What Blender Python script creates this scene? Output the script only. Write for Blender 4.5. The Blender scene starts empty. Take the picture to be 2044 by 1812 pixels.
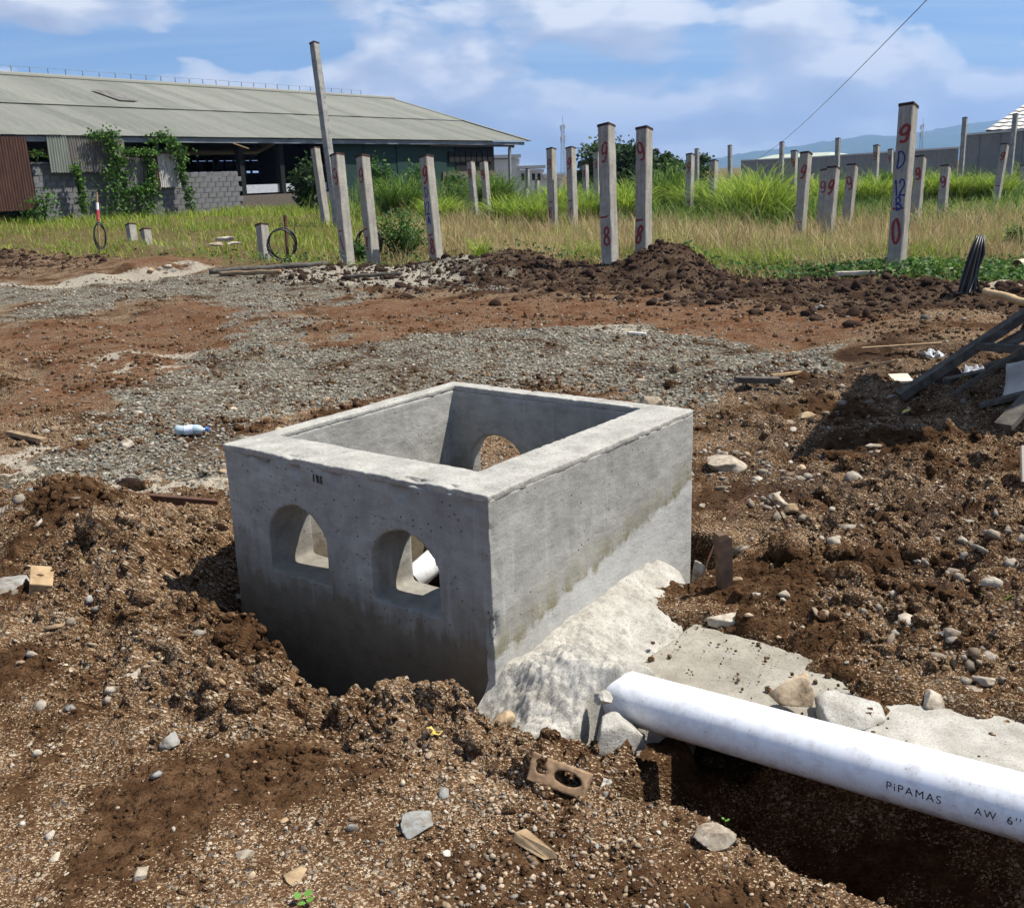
import bpy, bmesh, math, random
import numpy as np
from mathutils import Vector, Matrix
random.seed(7)
RNG = np.random.default_rng(11)
S = bpy.context.scene
COL = S.collection
R = math.radians

# ------------------------------------------------------------------ camera
CW, CH, FPX = 2044.0, 1812.0, 2076.0
PITCH, ROLL, EYE = R(15.02), R(-2.02), 1.6
_c, _s = math.cos(ROLL), math.sin(ROLL)
_r0 = Vector((1, 0, 0))
_u0 = Vector((0, math.sin(PITCH), math.cos(PITCH)))
_f0 = Vector((0, math.cos(PITCH), -math.sin(PITCH)))
_right = _c*_r0 + _s*_u0
_up = -_s*_r0 + _c*_u0
cam_data = bpy.data.cameras.new('camera')
cam = bpy.data.objects.new('camera', cam_data); COL.objects.link(cam)
cam.matrix_world = Matrix(((_right.x, _up.x, -_f0.x, 0), (_right.y, _up.y, -_f0.y, 0), (_right.z, _up.z, -_f0.z, EYE), (0, 0, 0, 1)))
cam_data.sensor_width = 36; cam_data.lens = FPX/CW*36
cam_data.clip_start = 0.05; cam_data.clip_end = 30000
S.camera = cam
S.render.engine = 'CYCLES'
S.cycles.max_bounces = 4; S.cycles.diffuse_bounces = 2; S.cycles.glossy_bounces = 2; S.cycles.transmission_bounces = 2; S.cycles.transparent_max_bounces = 4; S.cycles.volume_bounces = 0
S.cycles.use_adaptive_sampling = True; S.cycles.adaptive_threshold = 0.03; S.cycles.caustics_reflective = False; S.cycles.caustics_refractive = False

# ------------------------------------------------------------------ world, sun, exposure
SUN_AZ = math.atan2(0.99, 0.06)          # clockwise from +Y
SUN_EL = R(60)
W = bpy.data.worlds.new('World'); S.world = W; W.use_nodes = True
wt = W.node_tree; wt.nodes.clear()

def nd(nt, typ, ins=None, **props):
    n = nt.nodes.new('ShaderNode'+typ)
    for k, v in props.items(): setattr(n, k, v)
    for k, v in (ins or {}).items():
        s = n.inputs[k]
        if isinstance(v, bpy.types.NodeSocket): nt.links.new(v, s)
        else: s.default_value = v
    return n
def ramp(nt, fac, stops, interp='LINEAR'):
    n = nt.nodes.new('ShaderNodeValToRGB'); n.color_ramp.interpolation = interp
    e = n.color_ramp.elements
    while len(e) < len(stops): e.new(0.5)
    for el, (p, c) in zip(e, stops):
        el.position = p
        el.color = (c, c, c, 1) if isinstance(c, (int, float)) else (*c, 1)
    nt.links.new(fac, n.inputs[0])
    return n.outputs[0]
def math_(nt, op, a, b=0.0, clamp=False):
    n = nd(nt, 'Math', {0: a, 1: b}, operation=op); n.use_clamp = clamp
    return n.outputs[0]
def mixc(nt, fac, a, b, blend='MIX'):
    n = nt.nodes.new('ShaderNodeMix'); n.data_type = 'RGBA'; n.blend_type = blend
    for i, v in ((0, fac), (6, a), (7, b)):
        if isinstance(v, bpy.types.NodeSocket): nt.links.new(v, n.inputs[i])
        else: n.inputs[i].default_value = v if i == 0 else ((*v, 1) if len(v) == 3 else v)
    return n.outputs[2]

def build_sky():
    nt = wt
    sky = nd(nt, 'TexSky', sky_type='NISHITA', sun_disc=False, sun_elevation=SUN_EL, sun_rotation=SUN_AZ,
             air_density=1.0, dust_density=0.0, ozone_density=1.2, altitude=900)
    tint = mixc(nt, 1.0, sky.outputs[0], (0.60, 0.86, 1.22), 'MULTIPLY')
    bg = nd(nt, 'Background', {0: tint, 1: 0.058})
    tc = nd(nt, 'TexCoord').outputs['Generated']
    sep = nd(nt, 'SeparateXYZ', {0: tc}).outputs
    z = math_(nt, 'MAXIMUM', sep[2], 0.0)
    den = math_(nt, 'ADD', z, 0.10)                      # a flat deck seen in perspective
    deck = nd(nt, 'CombineXYZ', {0: math_(nt, 'DIVIDE', sep[0], den), 1: math_(nt, 'DIVIDE', sep[1], den), 2: 0.0}).outputs[0]
    az = math_(nt, 'ARCTAN2', sep[0], sep[1])
    lowv = nd(nt, 'CombineXYZ', {0: math_(nt, 'MULTIPLY', az, 7.5), 1: math_(nt, 'MULTIPLY', z, 17.0), 2: 3.7}).outputs[0]
    def cum(off, detail=7.0):
        v = nd(nt, 'VectorMath', {0: lowv, 1: off}, operation='ADD').outputs[0]
        return nd(nt, 'TexNoise', {'Vector': v, 'Scale': 1.0, 'Detail': detail, 'Roughness': 0.5, 'Distortion': 0.15}).outputs[0]
    OFF = (CLOUD_X, CLOUD_Y, 0)
    c0 = cum(OFF); c1 = cum((OFF[0]+0.10, OFF[1]+0.35, 0), 4.0)
    cover = ramp(nt, z, [(0.0, 0.22), (0.045, 0.20), (0.08, 0.12), (0.115, 0.06), (0.16, 0.095), (0.3, 0.03), (1.0, 0.0)])
    a = math_(nt, 'ADD', c0, cover)
    m1 = ramp(nt, a, [(0.535, 0.0), (0.575, 0.6), (0.66, 0.96)])
    lit = math_(nt, 'SUBTRACT', c0, c1)
    shade = ramp(nt, math_(nt, 'ADD', math_(nt, 'MULTIPLY', lit, 1.6), 0.5), [(0.30, (0.42, 0.47, 0.60)), (0.52, (0.58, 0.63, 0.75)), (0.66, (0.86, 0.88, 0.92))])
    b1 = nd(nt, 'Background', {0: shade, 1: 0.70})
    st = nd(nt, 'VectorMath', {0: deck, 1: (0.42, 1.7, 1.0)}, operation='MULTIPLY').outputs[0]
    s0 = nd(nt, 'TexNoise', {'Vector': st, 'Scale': 1.0, 'Detail': 6.0, 'Roughness': 0.58, 'Distortion': 0.9}).outputs[0]
    m2 = ramp(nt, s0, [(0.40, 0.12), (0.74, 0.62)])
    b2 = nd(nt, 'Background', {0: (0.52, 0.68, 0.88, 1), 1: 0.64})
    x1 = nd(nt, 'MixShader', {0: m2, 1: bg.outputs[0], 2: b2.outputs[0]})
    x2 = nd(nt, 'MixShader', {0: m1, 1: x1.outputs[0], 2: b1.outputs[0]})
    o = nt.nodes.new('ShaderNodeOutputWorld'); nt.links.new(x2.outputs[0], o.inputs[0])
CLOUD_X, CLOUD_Y = 1.3, 0.25
build_sky()
W.cycles.sampling_method = 'NONE'

sun_d = bpy.data.lights.new('sun', 'SUN'); sun_d.energy = 5.0; sun_d.angle = R(0.53); sun_d.color = (1.0, 0.95, 0.86)
sun = bpy.data.objects.new('sun', sun_d); COL.objects.link(sun)
SUNV = Vector((math.sin(SUN_AZ)*math.cos(SUN_EL), math.cos(SUN_AZ)*math.cos(SUN_EL), math.sin(SUN_EL)))
sun.rotation_euler = SUNV.to_track_quat('Z', 'Y').to_euler()
sun.location = (8, -4, 20)
S.view_settings.view_transform = 'Standard'; S.view_settings.look = 'None'
S.view_settings.exposure = 0.68; S.view_settings.gamma = 1.0; S.view_settings.use_curve_mapping = False

# ------------------------------------------------------------------ picture point -> place
def _ray(u, v):
    du, dv = u-CW/2, v-CH/2
    X = _c*du+_s*dv; Y = -_s*du+_c*dv
    d = _r0*(X/FPX)+_f0-_u0*(Y/FPX)
    return d
def gp(u, v, z=0.0):
    d = _ray(u, v); t = (z-EYE)/d.z
    return Vector((d.x*t, d.y*t, z))
def dp(u, v, depth):
    d = _ray(u, v)
    return Vector((d.x*depth, d.y*depth, EYE+d.z*depth))
def yp(u, v, y):
    d = _ray(u, v); t = y/d.y
    return Vector((d.x*t, y, EYE+d.z*t))

# ------------------------------------------------------------------ noise
def _h(ix, iy, iz, seed):
    with np.errstate(over='ignore'):
        n = (ix.astype(np.int64)*374761393 + iy.astype(np.int64)*668265263 + iz*2147483647 + seed*1274126177) & 0xFFFFFFFF
        n = ((n ^ (n >> 13))*1274126177) & 0xFFFFFFFF
        n = ((n ^ (n >> 16))*2246822519) & 0xFFFFFFFF
    return ((n ^ (n >> 15)) & 0xFFFFFF)/float(0xFFFFFF)
def vn2(x, y, seed=0):
    ix = np.floor(x); iy = np.floor(y); fx = x-ix; fy = y-iy
    fx = fx*fx*fx*(fx*(fx*6-15)+10); fy = fy*fy*fy*(fy*(fy*6-15)+10)
    a = _h(ix, iy, 0, seed); b = _h(ix+1, iy, 0, seed); c = _h(ix, iy+1, 0, seed); d = _h(ix+1, iy+1, 0, seed)
    return (a+(b-a)*fx+(c-a)*fy+(a-b-c+d)*fx*fy)*2-1
def fbm2(x, y, o=4, seed=0, gain=0.5):
    t = np.zeros_like(x); a = 1.0; s = 0
    for i in range(o):
        t += a*vn2(x*2**i+17.3*i, y*2**i-9.1*i, seed+i); s += a; a *= gain
    return t/s
def worley(x, y, seed=0):
    ix = np.floor(x); iy = np.floor(y)
    f1 = np.full_like(x, 9.0); idv = np.zeros_like(x)
    for dx in (-1, 0, 1):
        for dy in (-1, 0, 1):
            cx = ix+dx; cy = iy+dy
            d = (cx+_h(cx, cy, 0, seed)-x)**2+(cy+_h(cx, cy, 1, seed)-y)**2
            m = d < f1
            f1 = np.where(m, d, f1); idv = np.where(m, _h(cx, cy, 2, seed), idv)
    return np.sqrt(f1), idv
def vn3(P, seed=0):
    P = np.asarray(P, float)
    I = np.floor(P); f = P-I; f = f*f*(3-2*f)
    out = 0
    for dx in (0, 1):
        for dy in (0, 1):
            for dz in (0, 1):
                w = (f[:, 0] if dx else 1-f[:, 0])*(f[:, 1] if dy else 1-f[:, 1])*(f[:, 2] if dz else 1-f[:, 2])
                out = out+w*_h(I[:, 0]+dx, I[:, 1]+dy, (I[:, 2]+dz).astype(np.int64)*97, seed)
    return out*2-1
def fbm3(P, o=3, seed=0, gain=0.5):
    t = 0; a = 1.0; s = 0
    for i in range(o):
        t = t+a*vn3(P*2**i+11.7*i, seed+i); s += a; a *= gain
    return t/s
def sstep(a, b, x):
    t = np.clip((x-a)/(b-a), 0, 1); return t*t*(3-2*t)
def inpoly(x, y, poly):
    r = np.zeros(x.shape, bool); n = len(poly)
    for i in range(n):
        x0, y0 = poly[i][:2]; x1, y1 = poly[(i+1) % n][:2]
        if y0 == y1: continue
        c = ((y0 > y) != (y1 > y)) & (x < (x1-x0)*(y-y0)/(y1-y0)+x0)
        r ^= c
    return r

# ------------------------------------------------------------------ mesh helpers
def np_mesh(name, V, F, smooth=False, attr=None):
    """V (n,3); F list of (m,k) index arrays"""
    me = bpy.data.meshes.new(name)
    V = np.ascontiguousarray(V, np.float32)
    if not isinstance(F, (list, tuple)): F = [F]
    F = [np.ascontiguousarray(f, np.int32) for f in F if len(f)]
    nl = sum(f.size for f in F); nf = sum(len(f) for f in F)
    me.vertices.add(len(V)); me.vertices.foreach_set('co', V.ravel())
    me.loops.add(nl); me.loops.foreach_set('vertex_index', np.concatenate([f.ravel() for f in F]))
    me.polygons.add(nf)
    tot = np.concatenate([np.full(len(f), f.shape[1], np.int32) for f in F])
    me.polygons.foreach_set('loop_start', np.concatenate([[0], np.cumsum(tot)[:-1]]).astype(np.int32))
    me.polygons.foreach_set('loop_total', tot)
    if smooth: me.polygons.foreach_set('use_smooth', np.ones(nf, bool))
    for k, a in (attr or {}).items():
        a = np.asarray(a, np.float32)
        if a.ndim == 1:
            at = me.attributes.new(k, 'FLOAT', 'POINT'); at.data.foreach_set('value', a)
        else:
            at = me.attributes.new(k, 'FLOAT_COLOR', 'POINT'); at.data.foreach_set('color', np.ascontiguousarray(a).ravel())
    me.update(calc_edges=True); me.validate()
    return me
def link(name, me, mat=None, parent=None, loc=None, rz=None):
    o = bpy.data.objects.new(name, me); COL.objects.link(o)
    if mat is not None and me is not None and not me.materials: me.materials.append(mat)
    if parent is not None: o.parent = parent
    if loc is not None: o.location = loc
    if rz is not None: o.rotation_euler = (0, 0, rz)
    return o
def tag(o, label=None, cat=None, group=None, kind=None):
    if label: o['label'] = label
    if cat: o['category'] = cat
    if group: o['group'] = group
    if kind: o['kind'] = kind
    return o
def empty(name, loc=(0, 0, 0), rz=0.0, label=None, cat=None, group=None):
    o = bpy.data.objects.new(name, None); COL.objects.link(o)
    o.empty_display_size = 0.1
    o.location = loc; o.rotation_euler = (0, 0, rz)
    return tag(o, label, cat, group)
class MB:
    def __init__(s): s.v = []; s.f = []
    def add(s, V, F):
        n = len(s.v); s.v += [tuple(p) for p in V]; s.f += [tuple(i+n for i in f) for f in F]; return s
    def box(s, c, d, M=None, jit=0.0):
        V = []
        for z in (-1, 1):
            for y in (-1, 1):
                for x in (-1, 1):
                    p = Vector((x*d[0]/2+random.uniform(-jit, jit), y*d[1]/2+random.uniform(-jit, jit), z*d[2]/2+random.uniform(-jit, jit)))
                    if M is not None: p = M @ p
                    V.append(p+Vector(c))
        return s.add(V, [(0, 2, 3, 1), (4, 5, 7, 6), (0, 1, 5, 4), (2, 6, 7, 3), (0, 4, 6, 2), (1, 3, 7, 5)])
    def beam(s, a, b, w, h, up=(0, 0, 1)):
        a = Vector(a); b = Vector(b); d = (b-a); L = d.length; d = d/L
        sd = d.cross(Vector(up)); sd = sd.normalized() if sd.length > 1e-5 else Vector((1, 0, 0))
        n = sd.cross(d)
        M = Matrix((d, sd, n)).transposed()
        return s.box((a+b)/2, (L, w, h), M)
    def tube(s, pts, r, n=8, cap=True):
        pts = [Vector(p) for p in pts]; rings = []
        rr = r if isinstance(r, (list, tuple)) else [r]*len(pts)
        prev = None
        for i, p in enumerate(pts):
            t = (pts[min(i+1, len(pts)-1)]-pts[max(i-1, 0)]).normalized()
            if prev is None:
                a = Vector((0, 0, 1)) if abs(t.z) < 0.9 else Vector((1, 0, 0))
                prev = t.cross(a).normalized()
            x = (prev-t*prev.dot(t)).normalized(); prev = x; y = t.cross(x)
            rings.append([p+(x*math.cos(k*2*math.pi/n)+y*math.sin(k*2*math.pi/n))*rr[i] for k in range(n)])
        V = [q for g in rings for q in g]; F = []
        for i in range(len(pts)-1):
            for k in range(n):
                a = i*n+k; b = i*n+(k+1) % n
                F.append((a, b, b+n, a+n))
        if cap: F += [tuple(range(n-1, -1, -1)), tuple(range((len(pts)-1)*n, len(pts)*n))]
        return s.add(V, F)
    def mesh(s, name, smooth=False):
        me = bpy.data.meshes.new(name); me.from_pydata([tuple(p) for p in s.v], [], s.f); me.update()
        if smooth: me.polygons.foreach_set('use_smooth', np.ones(len(me.polygons), bool))
        return me
    def build(s, name, mat, parent=None, smooth=False, loc=None, rz=None):
        return link(name, s.mesh(name, smooth), mat, parent, loc, rz)
def bevel(me, w=0.004, seg=2):
    bm = bmesh.new(); bm.from_mesh(me)
    bmesh.ops.bevel(bm, geom=list(bm.edges), offset=w, segments=seg, affect='EDGES', profile=0.6)
    bm.to_mesh(me); bm.free(); me.update(); return me
_ico = {}
def ico(sub):
    if sub not in _ico:
        bm = bmesh.new(); bmesh.ops.create_icosphere(bm, subdivisions=sub, radius=1.0)
        V = np.array([v.co[:] for v in bm.verts]); F = np.array([[v.index for v in f.verts] for f in bm.faces]); bm.free()
        _ico[sub] = (V, F)
    return _ico[sub]
def blob(sub, seed, amp=0.35, freq=1.3, oct=3, scale=(1, 1, 1), facets=0):
    V, F = ico(sub); V = V.copy(); rr = np.random.default_rng(seed)
    d = 1+amp*fbm3(V*freq+seed*3.17, oct, seed)
    P = V*d[:, None]
    for k in range(facets):                                   # slice flat broken faces
        n = rr.normal(size=3); n /= np.linalg.norm(n); lim = rr.uniform(0.40, 0.78)
        over = np.clip(P@n-lim, 0, None); P = P-over[:, None]*n
    return P*np.array(scale), F
def scatter(name, variants, P, sc, mat, tone=None, flat=None, smooth=False):
    """many small solids joined in one mesh: P (n,3), sc (n,3)"""
    n = len(P); which = RNG.integers(0, len(variants), n)
    ang = RNG.uniform(0, 2*math.pi, (n, 3))
    VV = []; FF = []; TT = []; off = 0
    tone = RNG.random(n) if tone is None else tone
    for k, (V, F) in enumerate(variants):
        idx = np.nonzero(which == k)[0]
        if not len(idx): continue
        a, b = ang[idx, 0], (ang[idx, 1] if flat is None else (ang[idx, 1]-math.pi)*flat)
        v = V[None]*sc[idx][:, None, :]
        ca, sa, cb, sb = np.cos(a)[:, None], np.sin(a)[:, None], np.cos(b)[:, None], np.sin(b)[:, None]
        x = v[..., 0]; y = v[..., 1]*cb-v[..., 2]*sb; z = v[..., 1]*sb+v[..., 2]*cb
        v = np.stack([x*ca-y*sa, x*sa+y*ca, z], -1)+P[idx][:, None, :]
        nv = len(V)
        VV.append(v.reshape(-1, 3)); FF.append((F[None]+(np.arange(len(idx))*nv)[:, None, None]+off).reshape(-1, F.shape[1]))
        TT.append(np.repeat(tone[idx], nv)); off += nv*len(idx)
    return np_mesh(name, np.concatenate(VV), [np.concatenate(FF)], smooth, {'tone': np.concatenate(TT)})
def modified(me, mods, name='tmp'):
    o = bpy.data.objects.new(name, me); COL.objects.link(o)
    for typ, props in mods:
        m = o.modifiers.new(typ.lower(), typ)
        for k, v in props.items(): setattr(m, k, v)
    bpy.context.view_layer.update()
    dg = bpy.context.evaluated_depsgraph_get()
    r = bpy.data.meshes.new_from_object(o.evaluated_get(dg))
    bpy.data.objects.remove(o)
    return r
def get_vn(me):
    n = len(me.vertices); V = np.empty(n*3, np.float32); N = np.empty(n*3, np.float32)
    me.vertices.foreach_get('co', V); me.vertices.foreach_get('normal', N)
    return V.reshape(-1, 3).astype(float), N.reshape(-1, 3).astype(float)
def set_v(me, V, smooth=True):
    me.vertices.foreach_set('co', np.ascontiguousarray(V, np.float32).ravel())
    me.polygons.foreach_set('use_smooth', np.full(len(me.polygons), smooth)); me.update()

def strokes(lines, w, z0=0.0015, taper=0.85):
    """hand-painted strokes in the x/z plane facing -y"""
    m = MB(); lvl = 0
    for ln in lines:
        pts = []
        n = len(ln)
        for i in range(n-1):
            p0 = ln[max(i-1, 0)]; p1 = ln[i]; p2 = ln[i+1]; p3 = ln[min(i+2, n-1)]
            for k in range(6):
                t = k/6
                pts.append(tuple(0.5*(2*p1[j]+(p2[j]-p0[j])*t+(2*p0[j]-5*p1[j]+4*p2[j]-p3[j])*t*t+(3*p1[j]-p0[j]-3*p2[j]+p3[j])*t**3) for j in (0, 1)))
        pts.append(ln[-1])
        V = []
        for i, p in enumerate(pts):
            q0 = pts[max(i-1, 0)]; q1 = pts[min(i+1, len(pts)-1)]
            dx, dy = q1[0]-q0[0], q1[1]-q0[1]; L = math.hypot(dx, dy) or 1
            ww = w/2*(taper+0.3*random.random()) if 0 < i < len(pts)-1 else w/2*0.75
            lvl += 1; yy = -(z0+lvl*0.00003)
            V += [(p[0]-dy/L*ww, yy, p[1]+dx/L*ww), (p[0]+dy/L*ww, yy, p[1]-dx/L*ww)]
        m.add(V, [(2*i, 2*i+1, 2*i+3, 2*i+2) for i in range(len(pts)-1)])
    return m

# ------------------------------------------------------------------ materials
def new_mat(name, rough=0.9, spec=0.2):
    m = bpy.data.materials.new(name); m.use_nodes = True
    nt = m.node_tree; b = nt.nodes['Principled BSDF']
    b.inputs['Roughness'].default_value = rough; b.inputs['Specular IOR Level'].default_value = spec
    return m, nt, b
def bump(nt, b, h, strength=0.5, dist=0.01):
    n = nd(nt, 'Bump', {'Height': h, 'Strength': strength, 'Distance': dist}); nt.links.new(n.outputs[0], b.inputs['Normal']); return n
def noise(nt, vec, scale, detail=4, rough=0.55, dist=0.0):
    return nd(nt, 'TexNoise', {'Vector': vec, 'Scale': scale, 'Detail': detail, 'Roughness': rough, 'Distortion': dist}).outputs[0]
def objc(nt): return nd(nt, 'TexCoord').outputs['Object']
def rnd(nt): return nd(nt, 'ObjectInfo').outputs['Random']
def plain(name, c, rough=0.7, spec=0.25, var=0.25, scale=8.0, c2=None, metal=0.0, bmp=0.15, bscale=40.0, bdist=0.004):
    m, nt, b = new_mat(name, rough, spec)
    b.inputs['Metallic'].default_value = metal
    v = objc(nt); f = noise(nt, v, scale, 6, 0.6)
    c2 = c2 or tuple(x*(1-var) for x in c)
    nt.links.new(ramp(nt, f, [(0.3, c2), (0.65, c)]), b.inputs[0])
    bump(nt, b, noise(nt, v, bscale, 4), bmp, bdist)
    return m

def ground_material():
    m, nt, b = new_mat('site_ground', 1.0, 0.03)
    v0 = nd(nt, 'NewGeometry').outputs['Position']
    zz = nd(nt, 'SeparateXYZ', {0: v0}).outputs[2]
    v = nd(nt, 'VectorMath', {0: v0, 1: nd(nt, 'CombineXYZ', {0: math_(nt, 'MULTIPLY', zz, 0.35), 1: math_(nt, 'MULTIPLY', zz, 0.95), 2: 0.0}).outputs[0]}, operation='ADD').outputs[0]
    at = nd(nt, 'Attribute', attribute_name='zone')
    zs = nd(nt, 'SeparateColor', {0: at.outputs['Color']}).outputs
    gravel, red, pale = zs[0], zs[1], zs[2]; grass = nd(nt, 'Attribute', attribute_name='grassy').outputs['Fac']
    def n2d(scale, detail): return nd(nt, 'TexNoise', {'Vector': v, 'Scale': scale, 'Detail': detail, 'Roughness': 0.62}, noise_dimensions='2D').outputs[0]
    n1 = n2d(1.7, 4); n2 = n2d(14, 3); n3 = n2d(90, 2)
    soil = ramp(nt, n1, [(0.3, (0.036, 0.018, 0.0085)), (0.5, (0.074, 0.039, 0.019)), (0.72, (0.132, 0.074, 0.038))])
    soil = mixc(nt, ramp(nt, n2, [(0.35, 0.0), (0.75, 0.75)]), soil, (0.150, 0.086, 0.045))
    soil = mixc(nt, ramp(nt, n3, [(0.45, 0.0), (0.62, 0.6)]), soil, (0.034, 0.018, 0.009))
    rsoil = ramp(nt, n2, [(0.3, (0.075, 0.034, 0.017)), (0.7, (0.165, 0.086, 0.046))])
    col = mixc(nt, ramp(nt, math_(nt, 'ADD', red, math_(nt, 'MULTIPLY', math_(nt, 'SUBTRACT', n1, 0.5), 1.6)), [(0.35, 0.0), (0.75, 0.9)]), soil, rsoil)
    dk = ramp(nt, math_(nt, 'ADD', at.outputs['Alpha'], math_(nt, 'MULTIPLY', math_(nt, 'SUBTRACT', n2, 0.5), 0.9)), [(0.25, 0.0), (0.7, 0.92)])
    dk = math_(nt, 'MULTIPLY', dk, nd(nt, 'Attribute', attribute_name='sheet').outputs['Fac'])
    col = mixc(nt, dk, col, ramp(nt, n3, [(0.35, (0.026, 0.016, 0.011)), (0.65, (0.062, 0.038, 0.026))]))
    # grit: small beige stones pressed into the earth
    gm = ramp(nt, n1, [(0.36, 0.18), (0.50, 0.75), (0.62, 1.0)])
    wob = nd(nt, 'TexNoise', {'Vector': v, 'Scale': 120.0, 'Detail': 1.0}, noise_dimensions='2D').outputs['Color']
    vw = nd(nt, 'VectorMath', {0: nd(nt, 'VectorMath', {0: wob, 1: (0.011, 0.011, 0.0)}, operation='MULTIPLY').outputs[0], 1: v}, operation='ADD').outputs[0]
    for sc, thr, cols in ((170.0, 0.38, [(0.0, (0.13, 0.082, 0.048)), (0.5, (0.29, 0.205, 0.125)), (1.0, (0.47, 0.37, 0.255))]), (62.0, 0.66, [(0.0, (0.10, 0.09, 0.08)), (0.55, (0.33, 0.25, 0.17)), (1.0, (0.50, 0.42, 0.32))])):
        vo = nd(nt, 'TexVoronoi', {'Vector': vw, 'Scale': sc, 'Randomness': 1.0}, voronoi_dimensions='2D')
        cs = nd(nt, 'SeparateColor', {0: vo.outputs['Color']}).outputs
        pick = math_(nt, 'GREATER_THAN', math_(nt, 'MULTIPLY', cs[0], gm), thr)
        mk = math_(nt, 'MULTIPLY', pick, ramp(nt, vo.outputs['Distance'], [(0.36, 1.0), (0.46, 0.0)]))
        mk = math_(nt, 'MULTIPLY', mk, math_(nt, 'SUBTRACT', 1.0, math_(nt, 'MULTIPLY', red, 0.55)))
        mk = math_(nt, 'MULTIPLY', mk, math_(nt, 'SUBTRACT', 1.0, math_(nt, 'MULTIPLY', dk, 0.7)))
        col = mixc(nt, mk, col, ramp(nt, cs[1], cols))
        if sc == 62.0: hb = math_(nt, 'MULTIPLY', math_(nt, 'GREATER_THAN', cs[0], 0.7), math_(nt, 'SUBTRACT', 0.5, vo.outputs['Distance']))
    # crushed stone
    vg = nd(nt, 'TexVoronoi', {'Vector': v, 'Scale': 30.0, 'Randomness': 1.0}, voronoi_dimensions='2D')
    gs = nd(nt, 'SeparateColor', {0: vg.outputs['Color']}).outputs
    gcol = ramp(nt, gs[0], [(0.0, (0.07, 0.073, 0.06)), (0.45, (0.17, 0.172, 0.145)), (0.8, (0.29, 0.285, 0.235)), (1.0, (0.46, 0.42, 0.33))])
    gcol = mixc(nt, ramp(nt, vg.outputs['Distance'], [(0.35, 0.0), (0.6, 0.85)]), gcol, (0.085, 0.062, 0.04))
    gmask = ramp(nt, math_(nt, 'ADD', gravel, math_(nt, 'MULTIPLY', math_(nt, 'SUBTRACT', math_(nt, 'ADD', n2, n1), 1.0), 2.6)), [(0.30, 0.0), (0.75, 0.9)])
    gmask = math_(nt, 'MULTIPLY', gmask, math_(nt, 'MULTIPLY', ramp(nt, gravel, [(0.02, 0.0), (0.2, 1.0)]), ramp(nt, n1, [(0.36, 0.35), (0.52, 1.0)])))
    col = mixc(nt, gmask, col, gcol)
    pm = ramp(nt, math_(nt, 'ADD', math_(nt, 'SUBTRACT', math_(nt, 'MULTIPLY', pale, 1.2), 0.2), math_(nt, 'MULTIPLY', math_(nt, 'SUBTRACT', n2, 0.5), 2.0)), [(0.5, 0.0), (0.8, 0.85)])
    col = mixc(nt, pm, col, ramp(nt, n3, [(0.3, (0.27, 0.23, 0.17)), (0.65, (0.43, 0.39, 0.32))]))
    col = mixc(nt, math_(nt, 'MULTIPLY', grass, 0.8), col, ramp(nt, n2, [(0.3, (0.06, 0.045, 0.02)), (0.7, (0.17, 0.13, 0.06))]))
    nt.links.new(col, b.inputs[0])
    h = math_(nt, 'ADD', math_(nt, 'MULTIPLY', n2d(110, 2), 0.8), math_(nt, 'MULTIPLY', hb, 1.6))
    h = math_(nt, 'ADD', h, math_(nt, 'MULTIPLY', gravel, math_(nt, 'MULTIPLY', math_(nt, 'SUBTRACT', 0.7, vg.outputs['Distance']), 1.8)))
    bump(nt, b, h, 0.9, 0.012)
    return m
def soil_clod_material():
    m, nt, b = new_mat('soil_clod', 0.97, 0.1)
    v = nd(nt, 'NewGeometry').outputs['Position']; t = nd(nt, 'Attribute', attribute_name='tone').outputs['Fac']
    n = noise(nt, v, 55, 6, 0.65)
    c = ramp(nt, math_(nt, 'ADD', math_(nt, 'MULTIPLY', n, 0.7), math_(nt, 'MULTIPLY', t, 0.35)), [(0.3, (0.022, 0.013, 0.009)), (0.55, (0.052, 0.031, 0.021)), (0.85, (0.11, 0.072, 0.048))])
    nt.links.new(c, b.inputs[0]); bump(nt, b, n, 0.9, 0.01); return m
def stone_material(name, stops, scale=30.0, world=True):
    m, nt, b = new_mat(name, 0.95, 0.06)
    v = nd(nt, 'NewGeometry').outputs['Position']
    n = noise(nt, v, scale, 6, 0.65)
    t = nd(nt, 'Attribute', attribute_name='tone').outputs['Fac']
    r = rnd(nt)
    base = ramp(nt, math_(nt, 'FRACT', math_(nt, 'ADD', t, math_(nt, 'MULTIPLY', r, 0.97))), stops)
    n5 = noise(nt, v, 9, 3, .6)
    c = mixc(nt, ramp(nt, math_(nt, 'ADD', math_(nt, 'MULTIPLY', n, .6), math_(nt, 'MULTIPLY', n5, .4)), [(0.38, 0.85), (0.58, 0.0)]), base, (0.12, 0.08, 0.05))
    nt.links.new(c, b.inputs[0]); bump(nt, b, n, 0.7, 0.008); return m
def concrete_material(name, c=(0.36, 0.355, 0.335), dark=(0.2, 0.2, 0.19), scale=3.0, fine=60.0, bmp=0.35):
    m, nt, b = new_mat(name, 0.85, 0.25)
    v = objc(nt)
    n1 = noise(nt, v, scale, 7, 0.66); n2 = noise(nt, v, fine, 4, 0.68)
    col = ramp(nt, n1, [(0.28, dark), (0.6, c), (0.85, tuple(min(1, x*1.18) for x in c))])
    col = mixc(nt, ramp(nt, n2, [(0.30, 0.75), (0.50, 0.0)]), col, tuple(x*0.6 for x in dark))
    nt.links.new(col, b.inputs[0])
    bump(nt, b, math_(nt, 'ADD', math_(nt, 'MULTIPLY', n2, 0.5), n1), bmp, 0.006)
    return m
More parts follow.
